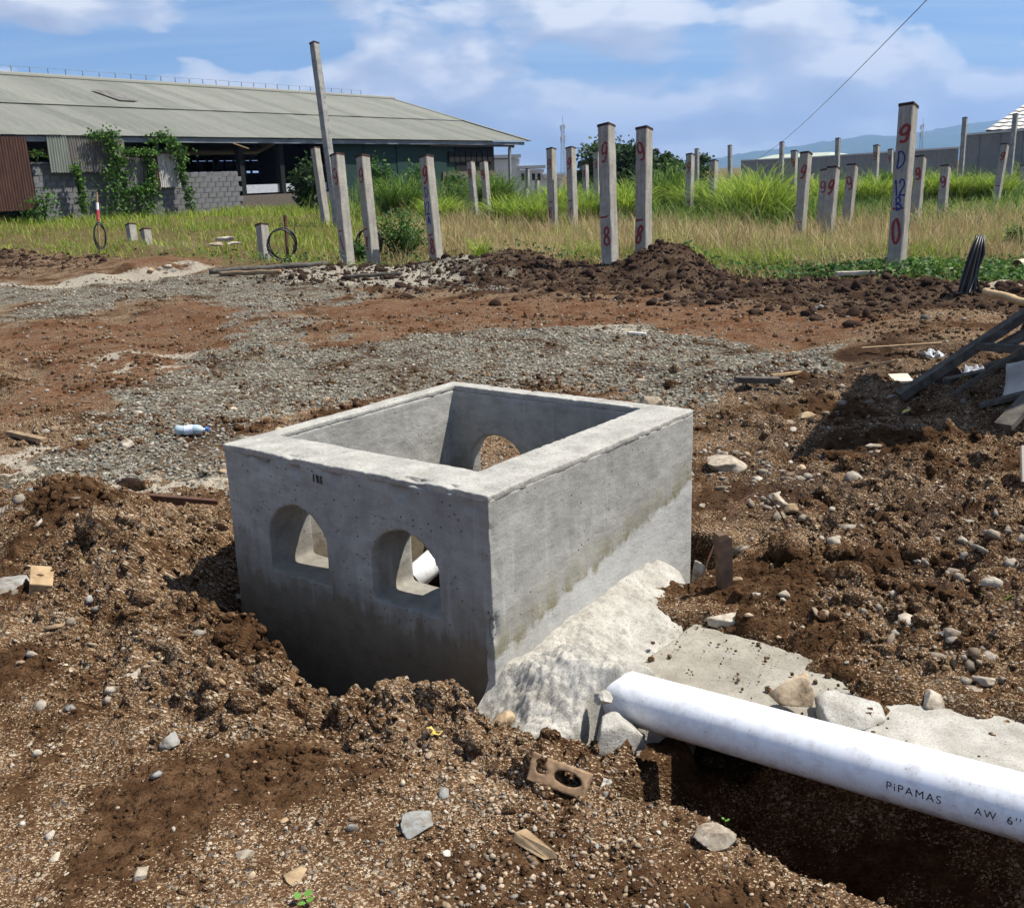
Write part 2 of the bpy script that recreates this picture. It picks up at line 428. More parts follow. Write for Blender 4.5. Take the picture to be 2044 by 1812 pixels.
def chamber_material():
    m, nt, b = new_mat('chamber_concrete', 0.8, 0.3)
    v = objc(nt); s = nd(nt, 'SeparateXYZ', {0: v}).outputs
    n1 = noise(nt, v, 2.9, 7, 0.66, 0.5); n2 = noise(nt, v, 70, 4, 0.6); n4 = noise(nt, v, 13, 5, 0.65)
    streak = noise(nt, nd(nt, 'VectorMath', {0: v, 1: (26, 26, 1.6)}, operation='MULTIPLY').outputs[0], 1.0, 5, 0.65)
    trow = noise(nt, nd(nt, 'VectorMath', {0: v, 1: (9, 9, 26)}, operation='MULTIPLY').outputs[0], 1.0, 4, 0.6)
    col = ramp(nt, n1, [(0.25, (0.205, 0.198, 0.178)), (0.5, (0.315, 0.308, 0.28)), (0.78, (0.42, 0.412, 0.375))])
    col = mixc(nt, ramp(nt, n4, [(0.30, 0.5), (0.52, 0.0)]), col, (0.17, 0.163, 0.145))
    col = mixc(nt, ramp(nt, trow, [(0.3, 0.35), (0.55, 0.0)]), col, (0.16, 0.155, 0.14))
    col = mixc(nt, ramp(nt, streak, [(0.58, 0.0), (0.72, 0.35)]), col, (0.46, 0.45, 0.42))
    vo = nd(nt, 'TexVoronoi', {'Vector': v, 'Scale': 46.0}); cs = nd(nt, 'SeparateColor', {0: vo.outputs['Color']}).outputs
    hole = math_(nt, 'MULTIPLY', math_(nt, 'GREATER_THAN', cs[0], 0.88), ramp(nt, vo.outputs['Distance'], [(0.08, 1.0), (0.2, 0.0)]))
    col = mixc(nt, hole, col, (0.05, 0.048, 0.042))
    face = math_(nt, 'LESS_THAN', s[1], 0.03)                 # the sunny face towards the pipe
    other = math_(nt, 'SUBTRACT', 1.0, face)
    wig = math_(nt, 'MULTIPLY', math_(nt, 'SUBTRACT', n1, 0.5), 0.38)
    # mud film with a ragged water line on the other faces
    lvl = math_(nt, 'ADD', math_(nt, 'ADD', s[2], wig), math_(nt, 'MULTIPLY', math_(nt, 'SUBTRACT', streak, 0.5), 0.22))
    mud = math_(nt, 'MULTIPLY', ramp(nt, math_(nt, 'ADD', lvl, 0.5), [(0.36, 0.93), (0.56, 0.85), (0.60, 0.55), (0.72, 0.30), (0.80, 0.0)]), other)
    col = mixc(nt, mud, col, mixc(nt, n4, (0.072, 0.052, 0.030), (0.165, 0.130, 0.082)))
    # sunny face: pale cement wash above the apron, olive stains just over it
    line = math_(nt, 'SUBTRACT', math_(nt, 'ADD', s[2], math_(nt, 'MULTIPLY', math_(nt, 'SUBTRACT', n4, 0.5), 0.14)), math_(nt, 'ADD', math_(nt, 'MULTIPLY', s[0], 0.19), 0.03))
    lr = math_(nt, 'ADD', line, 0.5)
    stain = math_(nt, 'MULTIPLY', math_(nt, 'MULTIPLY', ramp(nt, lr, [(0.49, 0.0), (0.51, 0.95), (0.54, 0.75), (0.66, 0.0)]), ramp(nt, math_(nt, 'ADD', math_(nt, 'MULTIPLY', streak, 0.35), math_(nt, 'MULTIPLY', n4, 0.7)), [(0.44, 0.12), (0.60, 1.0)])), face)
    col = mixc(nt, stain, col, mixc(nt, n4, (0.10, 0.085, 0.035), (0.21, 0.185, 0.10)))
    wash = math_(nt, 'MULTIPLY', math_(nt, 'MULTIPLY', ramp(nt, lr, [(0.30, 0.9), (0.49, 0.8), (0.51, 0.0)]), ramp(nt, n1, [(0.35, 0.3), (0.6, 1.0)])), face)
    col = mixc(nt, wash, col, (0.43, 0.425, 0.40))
    nt.links.new(col, b.inputs[0])
    h = math_(nt, 'ADD', math_(nt, 'MULTIPLY', n2, 0.4), math_(nt, 'MULTIPLY', trow, 0.6))
    h = math_(nt, 'ADD', math_(nt, 'SUBTRACT', h, hole), math_(nt, 'MULTIPLY', n4, 0.5))
    bump(nt, b, h, 0.75, 0.007)
    return m
def pvc_material(name='white_pvc', c=(0.80, 0.81, 0.83), dirt=0.6):
    m, nt, b = new_mat(name, 0.32, 0.5)
    v = objc(nt)
    s = nd(nt, 'SeparateXYZ', {0: v}).outputs
    n = noise(nt, v, 22, 6, 0.7); n2 = noise(nt, v, 150, 3, 0.6)
    scr = noise(nt, nd(nt, 'VectorMath', {0: v, 1: (3.0, 120.0, 120.0)}, operation='MULTIPLY').outputs[0], 1.0, 3, 0.6)
    low = ramp(nt, math_(nt, 'ADD', math_(nt, 'MULTIPLY', s[2], 4.0), math_(nt, 'MULTIPLY', n, 0.5)), [(0.0, dirt), (0.06, dirt*0.6), (0.2, 0.0)])
    spl = math_(nt, 'MULTIPLY', ramp(nt, n2, [(0.58, 0.0), (0.68, 0.75)]), ramp(nt, n, [(0.47, 0.0), (0.62, 1.0)]))
    film = math_(nt, 'MULTIPLY', ramp(nt, n, [(0.46, 0.0), (0.72, 0.34)]), 1.0)
    scm = ramp(nt, scr, [(0.66, 0.0), (0.72, 0.3)])
    k = math_(nt, 'MAXIMUM', math_(nt, 'MAXIMUM', low, spl), math_(nt, 'MAXIMUM', film, math_(nt, 'MULTIPLY', scm, ramp(nt, n, [(0.4, 0.0), (0.6, 1.0)]))))
    nt.links.new(mixc(nt, k, c, (0.17, 0.12, 0.08)), b.inputs[0])
    nt.links.new(ramp(nt, n, [(0.3, 0.28), (0.7, 0.45)]), b.inputs['Roughness'])
    return m
def leafy(name, stops, trans=0.35, rough=0.6):
    m, nt, b = new_mat(name, rough, 0.25)
    t = nd(nt, 'Attribute', attribute_name='tone').outputs['Fac']
    c = ramp(nt, t, stops)
    nt.links.new(c, b.inputs[0])
    tr = nd(nt, 'BsdfTranslucent', {0: c}); mx = nd(nt, 'MixShader', {0: trans, 1: b.outputs[0], 2: tr.outputs[0]})
    nt.links.new(mx.outputs[0], nt.nodes['Material Output'].inputs[0]); return m

M_GROUND = ground_material(); M_CLOD = soil_clod_material()
STOPS = {
 'pale': [(0, (0.33, 0.28, 0.21)), (0.5, (0.45, 0.40, 0.32)), (1, (0.54, 0.50, 0.43))],
 'tan': [(0, (0.34, 0.24, 0.14)), (0.5, (0.46, 0.34, 0.21)), (1, (0.52, 0.42, 0.30))],
 'grey': [(0, (0.16, 0.165, 0.16)), (0.5, (0.26, 0.265, 0.25)), (1, (0.36, 0.36, 0.34))],
 'mix': [(0, (0.14, 0.12, 0.10)), (0.2, (0.25, 0.19, 0.13)), (0.5, (0.42, 0.31, 0.21)), (0.85, (0.54, 0.45, 0.34)), (0.95, (0.22, 0.22, 0.21)), (1, (0.3, 0.3, 0.28))],
 'gravel': [(0, (0.12, 0.122, 0.108)), (0.4, (0.24, 0.235, 0.20)), (0.7, (0.34, 0.325, 0.275)), (0.88, (0.48, 0.45, 0.38)), (1, (0.22, 0.16, 0.105))],
 'rubble': [(0, (0.20, 0.17, 0.13)), (0.4, (0.30, 0.27, 0.22)), (0.8, (0.40, 0.36, 0.30)), (1, (0.27, 0.19, 0.12))],
 'slate': [(0, (0.07, 0.08, 0.09)), (1, (0.13, 0.145, 0.16))]}
MS = {k: stone_material('stone_'+k, v) for k, v in STOPS.items()}
M_CHAMBER = chamber_material()
M_RIM = concrete_material('rim_mortar', (0.40, 0.385, 0.345), (0.24, 0.23, 0.205), 8, 120, 0.8)
M_MORTAR = concrete_material('rough_mortar', (0.43, 0.41, 0.365), (0.25, 0.23, 0.195), 10, 150, 1.0)
M_SLAB = concrete_material('slab_concrete', (0.32, 0.295, 0.245), (0.19, 0.17, 0.135), 6, 120, 0.7)
M_PILE = concrete_material('pile_concrete', (0.36, 0.34, 0.295), (0.19, 0.178, 0.152), 5, 45, 0.5)
def streaky(m):
    nt = m.node_tree; b = nt.nodes['Principled BSDF']; src = b.inputs[0].links[0].from_socket
    v = nd(nt, 'VectorMath', {0: objc(nt), 1: (22, 22, 1.1)}, operation='MULTIPLY').outputs[0]
    f = noise(nt, v, 1.0, 5, .65); r = rnd(nt)
    c = mixc(nt, ramp(nt, f, [(.5, 0.0), (.68, .65)]), src, (.12, .10, .075))
    c = mixc(nt, ramp(nt, f, [(.30, .5), (.42, 0.0)]), c, (.50, .48, .42))
    c = mixc(nt, math_(nt, 'MULTIPLY', r, .35), c, (.23, .21, .175)); nt.links.new(c, b.inputs[0])
streaky(M_PILE)
M_PILEOLD = concrete_material('weathered_pile_concrete', (0.30, 0.295, 0.275), (0.13, 0.13, 0.125), 6, 45, 0.4)
M_CAP = plain('rusty_cap_steel', (0.05, 0.022, 0.016), 0.85, 0.3, c2=(0.02, 0.012, 0.010))
M_RED = plain('red_paint', (0.26, 0.028, 0.026), 0.7, 0.25, c2=(0.12, 0.026, 0.024), scale=30)
M_BLUE = plain('blue_paint', (0.012, 0.028, 0.17), 0.7, 0.25, c2=(0.015, 0.03, 0.13), scale=25)
M_INK = plain('black_ink', (0.02, 0.02, 0.022), 0.6, 0.3)
M_PVC = pvc_material()
M_WOOD = plain('weathered_wood', (0.30, 0.215, 0.13), 0.85, 0.15, c2=(0.15, 0.10, 0.062), scale=14)
M_WOODG = plain('grey_wood', (0.13, 0.118, 0.10), 0.95, 0.08, c2=(0.055, 0.048, 0.04), scale=16)
M_WOODP = plain('pale_wood', (0.40, 0.285, 0.165), 0.85, 0.12, c2=(0.22, 0.145, 0.08), scale=22)
M_BAMBOO = plain('bamboo', (0.52, 0.37, 0.19), 0.55, 0.35, c2=(0.36, 0.24, 0.11), scale=10)
M_RUST = plain('rusty_steel', (0.13, 0.06, 0.035), 0.85, 0.3, c2=(0.05, 0.03, 0.022), scale=18, metal=0.2)
M_BLACK = plain('black_hose', (0.018, 0.018, 0.02), 0.42, 0.45)
M_STEEL = plain('galvanised_steel', (0.34, 0.35, 0.36), 0.55, 0.4, metal=0.35)

# ------------------------------------------------------------------ the chamber's frame of reference
TH = R(52.7); FX, FY = -0.083, 3.187
E1 = (math.cos(TH), math.sin(TH)); E2 = (-math.sin(TH), math.cos(TH))
CHA, CHB, CHT = 1.42, 1.334, 0.60
def bx(a, b, z=0.0): return Vector((FX+a*E1[0]+b*E2[0], FY+a*E1[1]+b*E2[1], z))
def ab(x, y): return (x-FX)*E1[0]+(y-FY)*E1[1], (x-FX)*E2[0]+(y-FY)*E2[1]

# ------------------------------------------------------------------ ground
def P2(L): return [gp(u, v)[:2] for u, v in L]
POLY_GRAVEL = [P2([(420, 552), (700, 536), (960, 552), (950, 585), (700, 580), (560, 640), (660, 700), (920, 664), (1130, 650), (1300, 652), (1560, 690), (1660, 722), (1560, 775), (1400, 800), (1290, 792), (900, 765), (640, 820), (470, 885), (420, 950), (120, 960), (0, 1010), (0, 950), (180, 880), (270, 770), (520, 640), (320, 590), (0, 650), (0, 570)])]
POLY_RED = [P2([(0, 660), (250, 635), (470, 590), (640, 596), (560, 660), (430, 700), (330, 780), (180, 810), (0, 860)]), P2([(640, 596), (1260, 600), (1300, 650), (900, 662), (640, 700)]), P2([(1260, 590), (1820, 640), (1700, 700), (1300, 652)]),
            P2([(220, 520), (480, 505), (470, 540), (240, 548)])]
POLY_PALE = [P2([(150, 757), (235, 730), (245, 742), (160, 760)]), P2([(240, 722), (320, 702), (420, 702), (300, 728)]), P2([(200, 952), (410, 958), (420, 985), (260, 978)]), P2([(70, 1020), (160, 1022), (140, 1048), (60, 1045)]),
             P2([(560, 545), (700, 538), (960, 560), (880, 580), (620, 565)]), P2([(0, 572), (300, 545), (600, 534), (300, 560), (0, 584)]), P2([(1120, 648), (1310, 650), (1330, 668), (1200, 672)]), P2([(0, 890), (80, 900), (100, 935), (0, 940)]), P2([(250, 512), (440, 495), (460, 505), (270, 520)])]
EDX = np.array([-60, -16, -10, -5.3, -1, 1, 2.9, 5.7, 8, 60.]); EDY = np.array([40, 27, 24.3, 20.9, 18.9, 17.9, 15.9, 13.2, 12.4, 9.])
def dseg(x, y, p, q):
    px, py = p[:2]; qx, qy = q[:2]; dx, dy = qx-px, qy-py
    t = np.clip(((x-px)*dx+(y-py)*dy)/(dx*dx+dy*dy), 0, 1)
    return np.hypot(x-px-t*dx, y-py-t*dy), t
def lumpiness(x, y):
    a, b = ab(x, y)
    L = 0.20+0.26*fbm2(x*1.1, y*1.1, 3, 41)
    d, _ = dseg(x, y, (-2.35, 5.05), (-0.85, 3.25)); L = L+0.85*np.exp(-(d/0.42)**2)
    d, _ = dseg(x, y, (-0.85, 3.1), (0.05, 2.75)); L = L+0.75*np.exp(-(d/0.28)**2)
    L = L+0.45*sstep(0.35, 0.75, a)*sstep(-0.05, -0.5, b)*sstep(9, 5, y)*sstep(0.4, 0.9, x)
    L = L+0.55*np.exp(-(((x+1.2)/0.8)**2+((y-4.2)/0.8)**2))
    L = L+0.48*sstep(0.9, 1.5, x)*sstep(9.5, 7, y)*sstep(2.7, 3.3, y)
    L = L*(1-0.6*sstep(2.75, 2.3, y)*sstep(0.3, -0.4, x))
    # dark windrow along the grass edge
    e = np.interp(x, EDX, EDY)
    L = L+1.0*sstep(-6, -1.2, x)*np.exp(-((y-(e-1.6))/1.5)**2)*sstep(8, 6, y-e+3)
    return np.clip(L, 0.06, 1.25)
def ground_h(x, y, detail=True):
    x = np.asarray(x, float); y = np.asarray(y, float)
    a, b = ab(x, y)
    wob = 0.05*vn2(x*4.1, y*4.1, 3)+0.025*vn2(x*11, y*11, 4)
    z = 0.035*fbm2(x*0.5, y*0.5, 3, 1)*sstep(1, 6, np.abs(y))+0.02*fbm2(x*1.7, y*1.7, 3, 2)
    z = z+0.55*sstep(20, 35, y)*sstep(4, -8, x)
    # spoil bank left of the chamber
    d, t = dseg(x, y, (-2.35, 5.1), (-0.95, 3.35))
    z = z+(0.13+0.06*vn2(x*3, y*3, 5))*np.exp(-((d+wob)/0.30)**2)
    # hollow between bank and chamber, dug-out gap along the shaded face
    hol = sstep(-0.75, -0.40, a+wob)*sstep(0.12, -0.02, a)*sstep(-0.02, 0.35, b+wob)*sstep(1.75, 1.35, b+wob)
    z = z-0.16*hol
    gap = sstep(-0.26, -0.10, a+wob*1.2)*sstep(0.2, 0.1, a)*sstep(-0.16, -0.03, b+wob)*sstep(1.6, 1.42, b+wob)
    z = z-0.30*gap
    # lip of earth in front of the corner
    d, t = dseg(x, y, (-0.80, 3.02), (-0.18, 2.86))
    z = z+0.045*np.exp(-((d+wob)/0.15)**2)
    z = z-0.30*np.exp(-(((a+0.10+wob)/0.13)**2+((b+0.22)/0.24)**2))-0.06*np.exp(-(((a+0.28)/0.2)**2+((b+0.45)/0.3)**2))
    # gap by the far right corner
    g2 = sstep(1.02, 1.12, a+wob*0.5)*sstep(1.62, 1.5, a+wob)*sstep(-0.20, -0.07, b+wob*0.5)*sstep(0.3, 0.2, b)
    z = z-0.42*g2
    g3 = sstep(1.5, 1.44, a+wob*.5)*sstep(1.3, 1.38, a)*sstep(0.2, 0.0, b)*sstep(-.1, 0, b)
    z = z-0.2*g3
    # inside the chamber
    ins = sstep(0.05, 0.12, a)*sstep(1.37, 1.31, a)*sstep(0.05, 0.12, b)*sstep(1.29, 1.23, b)
    z = z*(1-ins)-0.43*ins
    # pipe trench
    near = -0.33+0.07*vn2(b*2.3, b*0, 8)+0.03*vn2(b*8, b*0, 9)
    tr = sstep(-0.06, 0.05, a-near)*sstep(0.36, 0.28, a)*sstep(-0.58, -0.76, b+wob)
    z = z*(1-tr)-0.95*tr
    # under apron and slab
    ap = sstep(-0.10, 0.05, a)*sstep(0.78, 0.62, a)*sstep(0.05, -0.02, b)*sstep(-0.90, -0.72, b)
    z = z-0.22*ap*(1-0.999*tr)
    sl = sstep(0.26, 0.34, a)*sstep(0.64, 0.52, a+1.6*wob)*sstep(-0.3, -0.4, b)
    soilover = np.exp(-(((b+1.12)/0.13)**2))+0.25*vn2(x*6, y*6, 15)*sstep(.25, .5, a)
    z = z-0.16*sl*(1-np.clip(soilover, 0, 1))
    # right bank slightly raised, rubble
    z = z+0.06*sstep(0.6, 1.1, a)*sstep(-0.2, -0.6, b)*sstep(9, 6, y)*sstep(0.5, 1.2, x)
    z = z+0.11*fbm2(x*1.5, y*1.5, 3, 23)*sstep(0.9, 1.6, x)*sstep(9.5, 7, y)*sstep(2.5, 3.1, y)
    # wheel ruts running up to the left
    ru = (x*0.80+y*0.60)
    z = z+(0.05*vn2(ru*1.3, (y*0.8-x*0.6)*0.16, 21)+0.03*vn2(ru*3.7, (y*0.8-x*0.6)*0.3, 22))*sstep(6.5, 8.5, y)*sstep(2, -2, x)
    # heaps by the grass
    e = np.interp(x, EDX, EDY)
    z = z+0.17*sstep(-6, -1.2, x)*sstep(9, 6.5, x)*np.exp(-((y-(e-1.3))/0.9)**2)*(0.6+0.5*vn2(x*0.9, y*0.9, 31))
    for hx, hy, hr, hh in ((2.5, 15.9, 0.6, 0.46), (0.2, 18.3, 0.9, 0.28), (-12.5, 23.4, 2.2, 0.25), (-7, 21.2, 1.4, 0.2), (5.2, 14.2, 0.8, 0.14), (3.3, 8.6, 0.7, 0.12), (3.35, 6.7, 0.55, 0.12), (4.2, 9.6, 1.0, 0.25)):
        z = z+hh*np.exp(-(((x-hx)/hr)**2+((y-hy)/hr)**2))
    if detail:
        L = lumpiness(x, y)
        wx = x+0.045*vn2(x*9, y*9, 51)+0.022*vn2(x*27, y*27, 53)+0.008*vn2(x*70, y*70, 55); wy = y+0.045*vn2(x*9, y*9, 52)+0.022*vn2(x*27, y*27, 54)+0.008*vn2(x*70, y*70, 56)
        w0, i0 = worley(wx*3.2, wy*3.2, 60); w1, i1 = worley(wx*8.5, wy*8.5, 61); w2, i2 = worley(wx*19, wy*19, 62); w3, i3 = worley(x*43, y*43, 63)
        c0 = np.sqrt(np.clip(1-(w0/0.75)**2, 0, 1))*(0.25+i0)
        c1 = np.sqrt(np.clip(1-(w1/0.75)**2, 0, 1))*(0.25+i1); c2 = np.sqrt(np.clip(1-(w2/0.72)**2, 0, 1))*(0.2+i2); c3 = np.clip(1-(w3/0.6)**2, 0, 1)*i3
        k1 = sstep(13, 8, y); k2 = sstep(8.5, 5.5, y); far = sstep(9, 13, y)
        dz = L*k1*(0.062*c1-0.018)+L*k2*(0.032*c2-0.010)+0.011*c3*(0.4+L)*k2+0.016*fbm2(x*14, y*14, 4, 71)*(0.3+L)*k1+0.006*fbm2(x*62, y*62, 2, 72)*k2*(.4+L)
        dz = dz+L*far*(0.07*c0+0.02*fbm2(x*5, y*5, 2, 73))
        z = z+dz*(1-np.clip(ins*0.8, 0, 1))*sstep(60, 25, y)
    return z
def windrow(x, y):
    e = np.interp(x, EDX, EDY); return sstep(-6, -1.5, x)*np.exp(-((y-(e-1.5))/1.3)**2)+0.25*np.exp(-((y-(e-3.5))/1.2)**2)*sstep(-3, 0, x)+0.8*np.exp(-(((x+12.5)/2.6)**2+((y-23)/1.6)**2))+1.2*np.exp(-(((x-2.5)/.8)**2+((y-15.8)/.7)**2))
def build_ground():
    def grow(start, s0, g, end):
        out = [start]; s = s0
        while out[-1] < end: s = s0+g*(out[-1]-start); out.append(out[-1]+s)
        return out
    xp = grow(1.75, 0.0135, 0.014, 16); xp = xp+grow(xp[-1], 0.22, 0.25, 9000)[1:]
    xs = np.array([-v for v in reversed(xp)]+list(np.arange(-1.737, 1.737, 0.0135))+xp)
    yf = list(np.arange(1.75, 4.6, 0.012)); yf = yf+grow(yf[-1], 0.012, 0.0092, 26)[1:]; yf = yf+grow(yf[-1], 0.2, 0.22, 9000)[1:]
    ys = np.array([-9000, -3000, -900, -300, -90, -30, -10, -4, -1.5, 0, 0.5, 0.9, 1.2, 1.4, 1.55, 1.65]+yf)
    X, Y = np.meshgrid(xs, ys); nx, ny = len(xs), len(ys)
    x = X.ravel(); y = Y.ravel()
    z = ground_h(x, y)
    z = np.where((np.abs(x) > 200) | (np.abs(y) > 200), 0.0, z)
    wx = x+fbm2(x*1.3, y*1.3, 6, 81, 0.62)*(0.15+0.07*np.abs(y)); wy = y+fbm2(x*1.3, y*1.3, 6, 85, 0.62)*(0.15+0.085*np.abs(y))
    zone = np.zeros((len(x), 4), np.float32)
    for k, polys in enumerate((POLY_GRAVEL, POLY_RED, POLY_PALE)):
        for p in polys: zone[:, k] = np.maximum(zone[:, k], inpoly(wx, wy, p))
    zone[:, 3] = sstep(-0.6, 0.6, wy-np.interp(wx, EDX, EDY))
    zone[:, :3] *= (1-zone[:, 3:4]*np.where(x < -3, 0.3, 1)[:, None])
    grassy = zone[:, 3].copy(); zone[:, 3] = np.clip(windrow(wx, wy)*1.3, 0, 1)*(1-grassy)+0.8*sstep(0.8, 1.4, wx)*sstep(9.5, 7.5, wy)*sstep(2.9, 3.5, wy)*(.55+.9*fbm2(x*1.2, y*1.2, 3, 88))
    # soften one ring
    Z = zone.reshape(ny, nx, 4)
    for _ in range(2):
        Zp = np.pad(Z, ((1, 1), (1, 1), (0, 0)), mode='edge'); Z = (Zp[1:-1, 1:-1]*2+Zp[:-2, 1:-1]+Zp[2:, 1:-1]+Zp[1:-1, :-2]+Zp[1:-1, 2:])/6
    i = np.arange(nx*ny).reshape(ny, nx)
    F = np.stack([i[:-1, :-1], i[:-1, 1:], i[1:, 1:], i[1:, :-1]], -1).reshape(-1, 4)
    me = np_mesh('ground', np.stack([x, y, z], -1), [F], True, {'zone': Z.reshape(-1, 4), 'grassy': grassy, 'sheet': np.ones(len(x), np.float32)})
    return tag(link('ground', me, M_GROUND), kind='structure')
GROUND = build_ground()
def gz(x, y): return float(ground_h(np.array([x]), np.array([y]))[0])
def on(u, v, dz=0.0):
    p = gp(u, v)
    for _ in range(3): p = gp(u, v, gz(p.x, p.y))
    p.z += dz; return p

# ------------------------------------------------------------------ concrete chamber
def arch_prism(a0, a1, b0, b1, z0, zs, z1):
    pts = [(b0, z0), (b1, z0)]
    c = (b0+b1)/2; r = (b1-b0)/2
    for k in range(0, 17):
        t = math.pi*k/16; pts.append((c+r*math.cos(t), zs+(z1-zs)*math.sin(t)))
    n = len(pts)
    V = [(a0, p[0], p[1]) for p in pts]+[(a1, p[0], p[1]) for p in pts]
    F = [tuple(range(n-1, -1, -1)), tuple(range(n, 2*n))]+[(i, (i+1) % n, n+(i+1) % n, n+i) for i in range(n)]
    return MB().add(V, F).mesh('cut')
def boolean(me, cuts):
    mods = []; obs = []
    for c in cuts:
        o = bpy.data.objects.new('cut', c); COL.objects.link(o); obs.append(o)
        mods.append(('BOOLEAN', dict(operation='DIFFERENCE', solver='EXACT', object=o)))
    r = modified(me, mods)
    for o in obs: bpy.data.objects.remove(o)
    return r
def build_chamber():
    root = empty('concrete_chamber', (FX, FY, 0), TH, 'square open grey concrete drainage chamber with arched openings in the middle of the site', 'drain chamber')
    body = MB().box((CHA/2, CHB/2, 0.04), (CHA, CHB, 1.10)).mesh('body')
    cuts = [MB().box((0.7775, 0.735, 0.3), (1.125, 1.05, 1.46)).mesh('cut'),
            arch_prism(-0.2, 0.3, 0.775, 1.10, 0.13, 0.262, 0.415), arch_prism(-0.2, 0.3, 0.225, 0.55, 0.13, 0.262, 0.415),
            arch_prism(1.2, 1.6, 0.855, 1.17, 0.10, 0.245, 0.385)]
    me = boolean(body, cuts)
    me = modified(me, [('REMESH', dict(mode='VOXEL', voxel_size=0.0125))])
    V, N = get_vn(me)
    d = 0.0045*fbm3(V*3.3, 3, 5)+0.0022*fbm3(V*26, 3, 9)
    # chipped arris on the near corner and top edge
    near = np.exp(-((V[:, 0]**2+V[:, 1]**2)/0.03**2))
    d -= near*np.clip(fbm3(V*14, 3, 15)-0.05, 0, 1)*0.06
    d -= np.exp(-((V[:, 0]/0.02)**2))*np.exp(-((V[:, 2]-0.57)/0.03)**2)*np.clip(fbm3(V*11, 3, 17), 0, 1)*0.05
    set_v(me, V+N*d[:, None])
    link('body', me, M_CHAMBER, root)
    for k, ln in enumerate(([(-.022, .0), (-.02, .03)], [(-.004, .03), (.0, .0), (.004, .025)], [(.018, .028), (.02, -.004)])):
        mk = strokes([ln], .007, .0)
        mk.v = [(-0.0065-0.0002*k, 0.79-p[0], 0.535+p[2]) for p in mk.v]; mk.build('black_mark', M_INK, root)
    # rough mortar rim laid on the walls
    rim = MB().box((CHA/2, CHB/2, 0.598), (CHA+0.004, CHB+0.004, 0.026)).mesh('rim')
    rim = boolean(rim, [MB().box((0.7775, 0.735, 0.6), (1.125, 1.05, 0.3)).mesh('cut')])
    rim = modified(rim, [('REMESH', dict(mode='VOXEL', voxel_size=0.0078))])
    V, N = get_vn(rim)
    edge = 1-np.abs(N[:, 2])
    d = 0.0015*fbm3(V*12, 3, 25)+0.0042*fbm3(V*37, 3, 26, .62)*(0.4+0.8*edge)
    V2 = V+N*d[:, None]
    V2[:, 2] += 0.003*fbm3(V*5, 2, 29)-0.010*np.clip(fbm3(V*31, 3, 31)-0.2, 0, 1)
    bite = np.exp(-((V[:, 1]-0.33)/0.05)**2)+0.7*np.exp(-((V[:, 1]-0.16)/0.02)**2)+0.5*np.exp(-((V[:, 1]-0.95)/0.03)**2)
    V2[:, 0] += np.where(V[:, 0] < 0.03, 0.022*bite*(0.6+0.6*fbm3(V*40, 2, 33)), 0); V2[:, 2] -= np.where(V[:, 0] < 0.03, 0.012*bite, 0)
    set_v(rim, V2)
    link('rim', rim, M_RIM, root)
    # mortar apron against the sunny face, swelling round the pipe
    na, nb = 232, 116
    A, Bv = np.meshgrid(np.linspace(-0.32, 1.19, na), np.linspace(0.03, -0.66, nb)); a = A.ravel(); b = Bv.ravel()
    z0 = np.interp(a, [-0.32, -0.07, 0.0, 0.36, 0.74, 1.12, 1.19], [-0.45, -0.17, -0.055, 0.015, 0.035, 0.03, -0.02])
    z = z0-(z0+0.035)*sstep(0.0, -0.30, b)-0.05*sstep(-0.2, -0.5, b)-0.06*sstep(0.75, 1.1, a)*sstep(0, -.2, b)
    z = np.maximum(z, 0.092-np.where(a > 0.1, 1.7*np.clip(a-0.15, 0, 1)**1.3, 0.85*np.clip(0.06-a, 0, 1))-0.42*np.clip(0.24+b, 0, 1))
    lim = np.interp(a, [-0.32, -0.2, -0.1, 0.0, 0.08, 0.15, 0.3, 0.5, 0.7, 0.9, 1.1, 1.19], [-0.30, -0.34, -0.39, -0.42, -0.44, -0.43, -0.46, -0.45, -0.36, -0.24, -0.12, 0.0])+0.035*vn2(a*7, b*0+3, 91)
    z = z-0.55*np.clip(lim-b, 0, 0.5)-0.34*sstep(0.0, 0.05, lim-b)
    z = z+(0.016+0.022*sstep(.3, .05, a)*sstep(.0, -.12, b))*fbm2(a*11, b*11, 5, 92, .62)+(0.006*fbm2(a*40, b*40, 3, 93)+0.007*vn2(a*125, b*125, 95)*sstep(-.2,.3,vn2(a*9,b*9,96)))*(0.35+0.65*sstep(0.03, -0.10, b))
    z = np.maximum(z, -0.62)
    i = np.arange(na*nb).reshape(nb, na)
    F = np.stack([i[:-1, :-1], i[1:, :-1], i[1:, 1:], i[:-1, 1:]], -1).reshape(-1, 4)
    F = F[(lim-b)[F].max(1) < 0.09]
    link('mortar_apron', np_mesh('mortar_apron', np.stack([a, b, z], -1), [F], True), M_MORTAR, root)
build_chamber()

# ------------------------------------------------------------------ pipes
def pipe(name, p, q, r, wall, mat, label, n=64):
    p = Vector(p); q = Vector(q); L = (q-p).length
    root = empty(name, p, 0, label, 'pipe')
    d = (q-p).normalized()
    root.rotation_euler = d.to_track_quat('X', 'Z').to_euler()
    prof = [(0, r-wall), (0, r-0.001), (0.001, r)]+[(L*k/12, r) for k in range(1, 12)]+[(L-0.001, r), (L, r-0.001), (L, r-wall), (0, r-wall)]
    V = [(x, rr*math.cos(2*math.pi*k/n), rr*math.sin(2*math.pi*k/n)) for x, rr in prof for k in range(n)]
    F = [(i*n+k, i*n+(k+1) % n, (i+1)*n+(k+1) % n, (i+1)*n+k) for i in range(len(prof)-1) for k in range(n)]
    MB().add(V, F).build('pipe_wall', mat, root, True)
    return root, L
PR = 0.0825
p0 = bx(0.115, -0.24, -0.030); p1 = bx(-0.005, -3.33, 0.1275)
